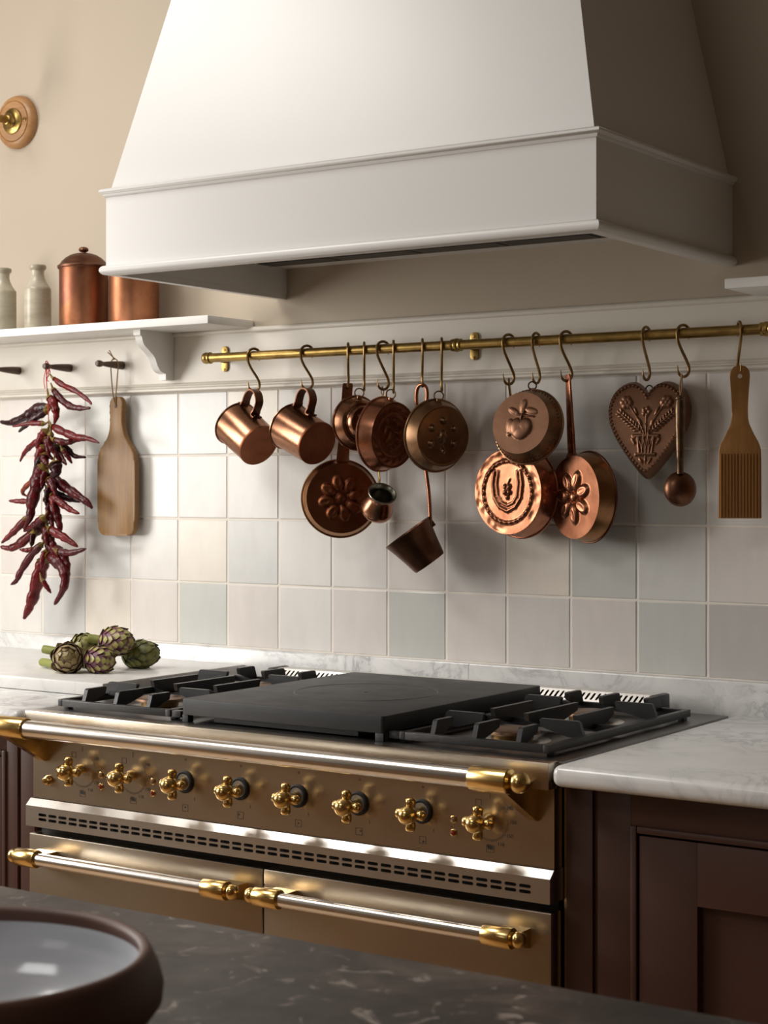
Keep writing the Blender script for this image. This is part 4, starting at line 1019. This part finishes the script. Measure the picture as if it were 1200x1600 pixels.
# horseshoe mould -----------------------------------------------------------
def horseshoe(x, y):
    r_ = np.hypot(x, y); th = np.arctan2(y, x)
    z = np.zeros(x.shape)-.0022*np.clip((.0590-r_)/.004, 0, 1)
    z = np.maximum(z, np.clip(1-((r_-.0540)/.0035)**2, 0, 1)**.6*(.003+.0018*np.sin(th*30)))
    U = [(p*1.25, q*1.2) for p, q in ((-.0235, .030), (-.0265, .012), (-.024, -.008), (-.014, -.022), (0, -.028), (.014, -.022), (.024, -.008), (.0265, .012), (.0235, .030))]
    V = [(p*1.25, q*1.2) for p, q in ((-.0170, .030), (-.0195, .012), (-.017, -.006), (-.010, -.016), (0, -.020), (.010, -.016), (.017, -.006), (.0195, .012), (.0170, .030))]
    z = np.maximum(z, ridge(x, y, U, .0034)*.0034); z = np.maximum(z, ridge(x, y, V, .0026)*.0026)
    for k in range(4):
        a = PI/4+k*PI/2; z = np.maximum(z, dome(x, y, .0062*math.cos(a), .004+.0062*math.sin(a), .0052, .0046, a)*.0052)
    z = np.maximum(z, ridge(x, y, [(0, .004), (.002, .016), (.006, .022)], .0016)*.003); z = np.maximum(z, dome(x, y, 0, -.009, .0045, .0045)*.004)
    rg_ = np.random.RandomState(3)
    for k in range(40):
        a, q = rg_.rand()*2*PI, .060+.011*rg_.rand(); z = z-dome(x, y, q*math.cos(a), q*math.sin(a), .007, .007)*.0006
    return z
t, F = mould('horseshoe_mould', 'large bright copper mould embossed with a horseshoe and clover', 'mould', (1.0955, -.044, 1.2890), (-.155, -.988, 0), .0815, .0745, .0395, horseshoe, M_CU_RED, M_CU_BRIGHT)
MB().tube([F @ Vector((-.006, .078, .002)), (1.083, -.050, 1.42), (1.0805, -.0615, 1.476), (1.0800, -.062, 1.490)], [.0036, .0036, .0036, .0030], 10, flat=.45).build('hanging_strip', M_BRASSH, t)
# apple mould ----------------------------------------------------------------
def apple(x, y):
    z = np.maximum(dome(x, y, -.0055, -.0085, .0150, .0170, .20), dome(x, y, .0085, -.0085, .0150, .0170, -.20))*.0062
    z = np.maximum(z, dome(x, y, .0015, -.0145, .0170, .0150)*.0062)
    z = z-.0030*dome(x, y, .0015, .0085, .0060, .0045)
    z = np.maximum(z, dome(x, y, -.0190, -.006, .0075, .0140, .1)*.0030); z = np.maximum(z, dome(x, y, -.0205, -.0200, .0045, .0040)*.0030)
    z = np.maximum(z, ridge(x, y, [(.0015, .006), (.002, .0135), (.006, .0200)], .0019)*.0042)
    z = np.maximum(z, dome(x, y, .0030, .0300, .0120, .0060, 1.35)*.0026)
    z = np.maximum(z, dome(x, y, -.0145, .0205, .0115, .0050, -.5)*.0026); z = np.maximum(z, dome(x, y, .0195, .0205, .0130, .0058, -.25)*.0026)
    z = np.maximum(z, ridge(x, y, [(-.0090, .0150), (.0260, .0105)], .0014)*.0026)
    return z
t, F = mould('apple_mould', 'round brown copper mould embossed with an apple and leaves', 'mould', (1.1335, -.084, 1.4020), (.02, -.979, .20), .0660, .0545, .0325, apple, M_CU_OLIVE, M_CU_MATT, ring=(.0070, M_PEG, 30, .0015), m_rim=M_CU_OLIVE)
bb_ = MB()
for k in range(60):
    a = 2*PI*k/60; bb_.sphere(F @ Vector((.0630*math.cos(a), .0630*math.sin(a), .0115)), .0016, 6, 4)
bb_.build('beaded_band', M_CU_DARK, t)
# pan with tapered handle ------------------------------------------------------
t, F = mould('petal_mould_pan', 'copper pan mould with raised petals and a tapered handle', 'mould', (1.2300, -.045, 1.2800), (-.435, -.90, 0), .0785, .0715, .0325,
      lambda x, y: flower(x, y, 7, .0285, .0185, .0115, .0085, .35), M_CU_GOLD, M_CU_BRIGHT, m_rim=M_CU_DARK)
a_ = Vector((1.2050, -.0600, 1.3440)); b_ = Vector((1.1975, -.0610, 1.4930)); d = (b_-a_).normalized()
xx = Vector((.8, -.45, 0)); xx = (xx-d*xx.dot(d)).normalized(); zz = xx.cross(d); H = Matrix((xx, d, zz)).transposed().to_4x4(); H.translation = a_; Lh = (b_-a_).length
MB().prism([(-.0105, 0), (.0105, 0), (.0092, Lh*.3), (.0068, Lh-.012), (.0074, Lh-.006), (.0055, Lh), (-.0055, Lh), (-.0074, Lh-.006), (-.0068, Lh-.012), (-.0092, Lh*.3)], -.0022, .0022, H, b=.001).build('tapered_handle', M_CU_RED, t)
MB().prism([(-.0180, -.002), (.0180, -.002), (.0150, .006), (.0110, .012), (-.0110, .012), (-.0150, .006)], -.0034, .0034, H, b=.001).build('handle_socket', M_CU_GOLD, t)
# little coffee pot -------------------------------------------------------------
cz = thing('copper_coffee_pot', 'little hammered copper coffee pot hanging mouth outwards by a brass handle', 'coffee pot', (.812, -.075, 1.235))
F = frame((.7985, -.068, 1.2495), (.58, -.42, .70))
MB().lathe([(0, 0), (.0255, 0), (.0285, .002), (.0305, .007), (.0298, .014), (.0260, .026), (.0220, .037), (.0205, .043), (.0220, .047), (.0252, .0505), (.0262, .0515), (.0250, .0520)], 56, F).build('body', M_CU_MUG, cz, 50)
MB().lathe([(.0255, .0518), (.0245, .0518), (.0210, .0475), (.0192, .043), (.0200, .036), (.0220, .026), (.0240, .010), (.021, .004), (0, .003)], 48, F).build('tinned_lining', M_TIN, cz, 50)
MB().tube([F @ Vector((.0258*math.cos(2*PI*k/48), .0258*math.sin(2*PI*k/48), .0518)) for k in range(49)], .0013, 8, caps=False).build('rolled_rim', M_TIN, cz)
MB().tube(crom([F @ Vector((0, .0255, .047)), F @ Vector((0, .031, .060)), (.811, -.078, 1.34), (.8115, -.070, 1.42), (.8115, -.064, 1.468)], 6), .0030, 10, flat=.6).build('long_handle', M_BRASSR, cz)
MB().tube(crom([(.8115, -.063, 1.466), (.8085, -.064, 1.474), (.8105, -.064, 1.484), (.8135, -.063, 1.476), (.8115, -.063, 1.466)], 4), .0010, 6).build('cord', M_CORD, cz)
# dipper --------------------------------------------------------------------------
dp = thing('copper_dipper', 'dark copper dipper with a long looped rod handle tilted below the moulds', 'dipper', (.90, -.072, 1.135))
A_ = Vector((.8770, -.0800, 1.2152)); L = .070; F = frame(A_, (.486, .329, -.81), (.671, .4536, .587)); B_ = A_+Vector((.486, .329, -.81))*L
MB().lathe([(.0495, 0), (.0480, .003), (.0432, L*.28), (.0375, L*.62), (.0330, L-.004), (.0312, L), (0, L), (0, L-.0015), (.0298, L-.0015), (.0316, L-.005), (.0360, L*.62), (.0418, L*.28), (.0468, .003), (.0483, 0), (.0495, 0)], 64, F).build('bowl', M_CU_DARK, dp, 35)
J = F @ Vector((0, .047, .004))
hp = crom([J+Vector((.004, -.002, -.020)), J+Vector((.0035, -.003, .002)), (.9106, -.060, 1.2868), (.9040, -.060, 1.3301), (.8945, -.060, 1.390), (.8875, -.060, 1.430), (.8835, -.060, 1.4569), (.8860, -.060, 1.478), (.8967, -.061, 1.4850), (.9065, -.061, 1.4762), (.9072, -.061, 1.4563), (.9020, -.061, 1.425)], 6)
MB().tube(hp, .0036, 10).build('rod_handle', M_CU_RED, dp)
MB().box(-.006, .006, .040, .050, .000, .020, F, b=.002).build('handle_lug', M_CU_DARK, dp)
# heart mould -----------------------------------------------------------------------
ht = thing('heart_mould', 'brown copper heart mould embossed with a basket of flowers', 'mould', (1.337, -.045, 1.312)); 
F = frame((1.3375, -.030, 1.3965), (.20, -.972, .10))
HW, HH = .0735, .0770
hp_ = crom([(0, .735, 0), (.10, .90, 0), (.30, 1.04, 0), (.56, 1.02, 0), (.82, .84, 0), (.97, .52, 0), (.95, .15, 0), (.78, -.22, 0), (.52, -.60, 0), (.24, -.94, 0), (.08, -1.09, 0), (0, -1.12, 0)], 9)
hr = [(q.x, q.y) for q in hp_]; hr = hr+[(-x, y_) for x, y_ in reversed(hr[1:-1])]; hr = np.array(hr)
def hring(s, z, dy=.06): return [((x*s)*HW, ((y_-dy)*s+dy)*HH, z) for x, y_ in hr]
nh = len(hr); dpt = .026
w_ = MB(); levels = [hring(1.0, 0), hring(1.0, .003), hring(.97, .010), hring(.925, dpt-.003), hring(.905, dpt), hring(.890, dpt-.001), hring(.955, .008), hring(.985, 0)]
vs = [p for l in levels for p in l]; nl = len(levels)
w_.add(vs, [(k*nh+i, k*nh+(i+1) % nh, ((k+1) % nl)*nh+(i+1) % nh, ((k+1) % nl)*nh+i) for k in range(nl) for i in range(nh)], F); w_.build('wall', M_CU_MATT, ht, 40)
def heart_rel(x, y):
    u, v = x/HW, y/HH; z = np.zeros(x.shape)
    bk = [(-.20, -.20), (.20, -.20), (.14, -.58), (-.14, -.58), (-.20, -.20)]
    z = np.maximum(z, ridge(u, v, [(-.30, -.19), (.30, -.19)], .035)); z = np.maximum(z, ridge(u, v, [(-.22, -.60), (.22, -.60)], .035))
    z = np.maximum(z, ridge(u, v, bk, .028))
    for k in (-.12, -.04, .04, .12):
        z = np.maximum(z, ridge(u, v, [(k*1.4, -.2), (k*.9+.05, -.58)], .018)); z = np.maximum(z, ridge(u, v, [(k*1.4, -.2), (k*.9-.05, -.58)], .018))
    for s in (-1, 1):
        z = np.maximum(z, ridge(u, v, [(s*.22, -.20), (s*.32, -.26), (s*.26, -.36)], .025))
        P0, P1 = (s*.05, -.16), (s*.66, .36); z = np.maximum(z, ridge(u, v, [P0, P1], .018))
        for k in range(8):
            t_ = .22+k*.10; cx, cy = P0[0]+(P1[0]-P0[0])*t_, P0[1]+(P1[1]-P0[1])*t_; a = math.atan2(P1[1]-P0[1], P1[0]-P0[0])
            for q in (.75, -.75): z = np.maximum(z, dome(u, v, cx+.055*math.cos(a+q*1.6), cy+.055*math.sin(a+q*1.6), .062, .024, a+q)*.9)
        z = np.maximum(z, ridge(u, v, [(s*.04, -.14), (s*.20, .20), (s*.38, .45)], .02))
        for cx, cy, q in ((.47, .55, .15),):
            for k in range(6):
                b2 = k*PI/3; z = np.maximum(z, dome(u, v, s*cx+.085*math.cos(b2), cy+.085*math.sin(b2), .065, .065))
            z = np.maximum(z, dome(u, v, s*cx, cy, .05, .05)*1.2)
        z = np.maximum(z, dome(u, v, s*.25, .36, .10, .035, s*1.1)); z = np.maximum(z, dome(u, v, s*.14, .12, .09, .03, s*1.2)); z = np.maximum(z, dome(u, v, s*.10, -.74, .08, .03, s*.9))
    z = np.maximum(z, ridge(u, v, [(0, -.16), (0, .30)], .02))
    for k in range(5): z = np.maximum(z, dome(u, v, .07*math.cos(k*1.256), .34+.07*math.sin(k*1.256), .05, .05))
    z = np.maximum(z, dome(u, v, 0, -.72, .03, .08))
    return z*.0026
def heart_face():
    b = MB(); nr = 44; vs = []; s = np.linspace(0, 1, nr)[1:]; ring = np.array(hring(.895, 0)); cen = np.array((0, .06*HH))
    X = cen[0]+np.outer(s, ring[:, 0]-cen[0]); Y = cen[1]+np.outer(s, ring[:, 1]-cen[1]); Z = dpt-.0012+heart_rel(X, Y)*np.clip((.985-s)/.03, 0, 1)[:, None]
    vs = [(cen[0], cen[1], dpt-.0012)]+[(X[i, j], Y[i, j], Z[i, j]) for i in range(nr-1) for j in range(nh)]
    fs = [(0, 1+j, 1+(j+1) % nh) for j in range(nh)]
    for i in range(nr-2):
        for j in range(nh): a = 1+i*nh+j; c = 1+i*nh+(j+1) % nh; fs.append((a, a+nh, c+nh, c))
    return b.add(vs, fs, F)
# denser outline for the relief
_dense = []
for i in range(nh):
    p, q = hr[i], hr[(i+1) % nh]
    _dense += [p, (p+q)/2]
hr = np.array(_dense); nh = len(hr)
heart_face().build('embossed_face', M_CU_MATT, ht, 70)
bdm = MB(); ro = np.array(hring(.865, 0)); per = np.r_[0, np.cumsum(np.hypot(*(np.roll(ro[:, :2], -1, 0)-ro[:, :2]).T))]; tot = per[-1]
cl = np.vstack([ro[:, :2], ro[:1, :2]])
for k in range(66):
    s_ = tot*k/66; bdm.sphere(F @ Vector((np.interp(s_, per, cl[:, 0]), np.interp(s_, per, cl[:, 1]), dpt-.0005)), .0026, 7, 5)
bdm.build('beaded_border', M_CU_MATT, ht)
top = F @ Vector((0, .735*HH+.004, .006))
MB().tube([top+Vector((.0068*math.cos(2*PI*k/24), -.001, .0058+.0075*math.sin(2*PI*k/24))) for k in range(25)], .0012, 7, caps=False).build('hanging_ring', M_PEG, ht)
# spoon ------------------------------------------------------------------------------
sn = thing('copper_spoon', 'dark copper spoon with a turned handle hanging bowl down', 'spoon', (1.4175, -.085, 1.265))
S0 = Vector((1.4185, -.084, 1.4475))
MB().lathe([(0, .0), (.0068, .0), (.0078, -.002), (.0078, -.0045), (.0066, -.006), (.0072, -.010), (.0080, -.020), (.0076, -.034), (.0078, -.046), (.0070, -.060), (.0066, -.080), (.0060, -.098), (.0062, -.101), (.0052, -.104), (.0050, -.128), (0, -.128)], 20, Matrix.Translation(S0) @ Matrix.Diagonal((1.12, 1.12, 1, 1))).build('handle', M_BRONZE, sn)
F = frame((1.4170, -.080, 1.2945), (.5599, -.8286, .05))
bw = MB(); pr = [(0, .0150), (.008, .0142), (.0155, .0118), (.0215, .0078), (.0255, .0028), (.0270, -.002), (.0262, -.0024), (.0245, .0016), (.0200, .0064), (.014, .010), (.007, .0124), (0, .0130)]
bw.lathe(pr, 40, F, 1.0, 1.08); bw.build('spoon_bowl', M_CU_DARK, sn, 50)
MB().tube(crom([(1.4185, -.083, 1.449), (1.4155, -.079, 1.462), (1.4145, -.072, 1.478), (1.4165, -.074, 1.484), (1.4195, -.079, 1.464), (1.4185, -.083, 1.449)], 5), .0012, 6).build('cord', M_CORD, sn)
# ridged paddle ----------------------------------------------------------------------
pd = thing('ridged_paddle', 'warm brown wooden butter paddle with vertical ridges', 'paddle', (1.516, -.068, 1.247))
half = crom([(0, 1.4955, 0), (.0090, 1.4940, 0), (.0150, 1.4860, 0), (.0158, 1.475, 0), (.0140, 1.450, 0), (.0128, 1.425, 0), (.0140, 1.405, 0), (.0215, 1.386, 0), (.0300, 1.370, 0), (.0335, 1.358, 0)], 4)
ol = [(q.x, q.y) for q in half]+[(.0340, 1.345), (.0345, 1.248), (.0335, 1.2468)]; ol = ol+[(-x, y_) for x, y_ in reversed(ol[1:])]
F = frame((1.5145, -.064, 0), (.42, -.907, 0))
po = MB().prism(ol, 0, .0095, F, b=.0016).build('blade', M_PADDLE, pd)
for k in range(13):
    x = -.0303+k*.00505
    rdg = MB().prism([(-.0013, -.0002), (-.0008, .0030), (.0008, .0030), (.0013, -.0002)], 1.2475, 1.352, F @ Matrix(((1,0,0,x), (0,0,1,0), (0,1,0,.0094), (0,0,0,1))))
    rdg.build('ridge', M_PADDLE, po)
MB().lathe([(0, .0096), (.0036, .0096), (.0036, .0100), (0, .0100)], 16, F @ Matrix.Translation((0, 1.478, 0))).build('hole', M_TRIM, po)

# ------------------------------------------------------------------ island and bowl in the foreground
isl = thing('kitchen_island', 'dark fossil stone kitchen island worktop facing the cooker', 'island', (1.6, -2.05, 0))
bm = bmesh.new(); bmesh.ops.create_cube(bm, size=1)
for q in bm.verts: q.co = Vector((1.45+q.co.x*2.9, -2.075+q.co.y*1.0, .905+q.co.z*.03))
bmesh.ops.bevel(bm, geom=[e for e in bm.edges], offset=.004, segments=2, affect='EDGES')
MB().bm(bm).build('worktop', M_STONE, isl)
MB().box(.05, 2.85, -2.50, -1.62, .08, .890).build('body', M_ISLAND, isl)
MB().box(.10, 2.80, -2.46, -1.67, 0, .08).build('plinth', M_BLACK, isl)
bl = thing('clay_bowl', 'wide brown clay bowl glazed pale grey inside', 'bowl', (1.770, -1.9735, .9202))
F = Matrix.Translation((1.770, -1.9735, .9202))
MB().lathe([(0, .002), (.062, .002), (.066, 0), (.072, 0), (.075, .004), (.100, .014), (.122, .030), (.1335, .046), (.1345, .056), (.1315, .067), (.1275, .0755), (.1250, .0795), (.1220, .0800), (.1190, .0780), (.1185, .0750), (.1200, .070)], 96, F).build('outer_body', M_CLAY, bl, 60)
MB().lathe([(.1202, .0700), (.1205, .0600), (.117, .050), (.106, .036), (.085, .023), (.055, .0145), (.025, .0115), (0, .011)], 96, F).build('glazed_inside', M_BOWLIN, bl, 60)
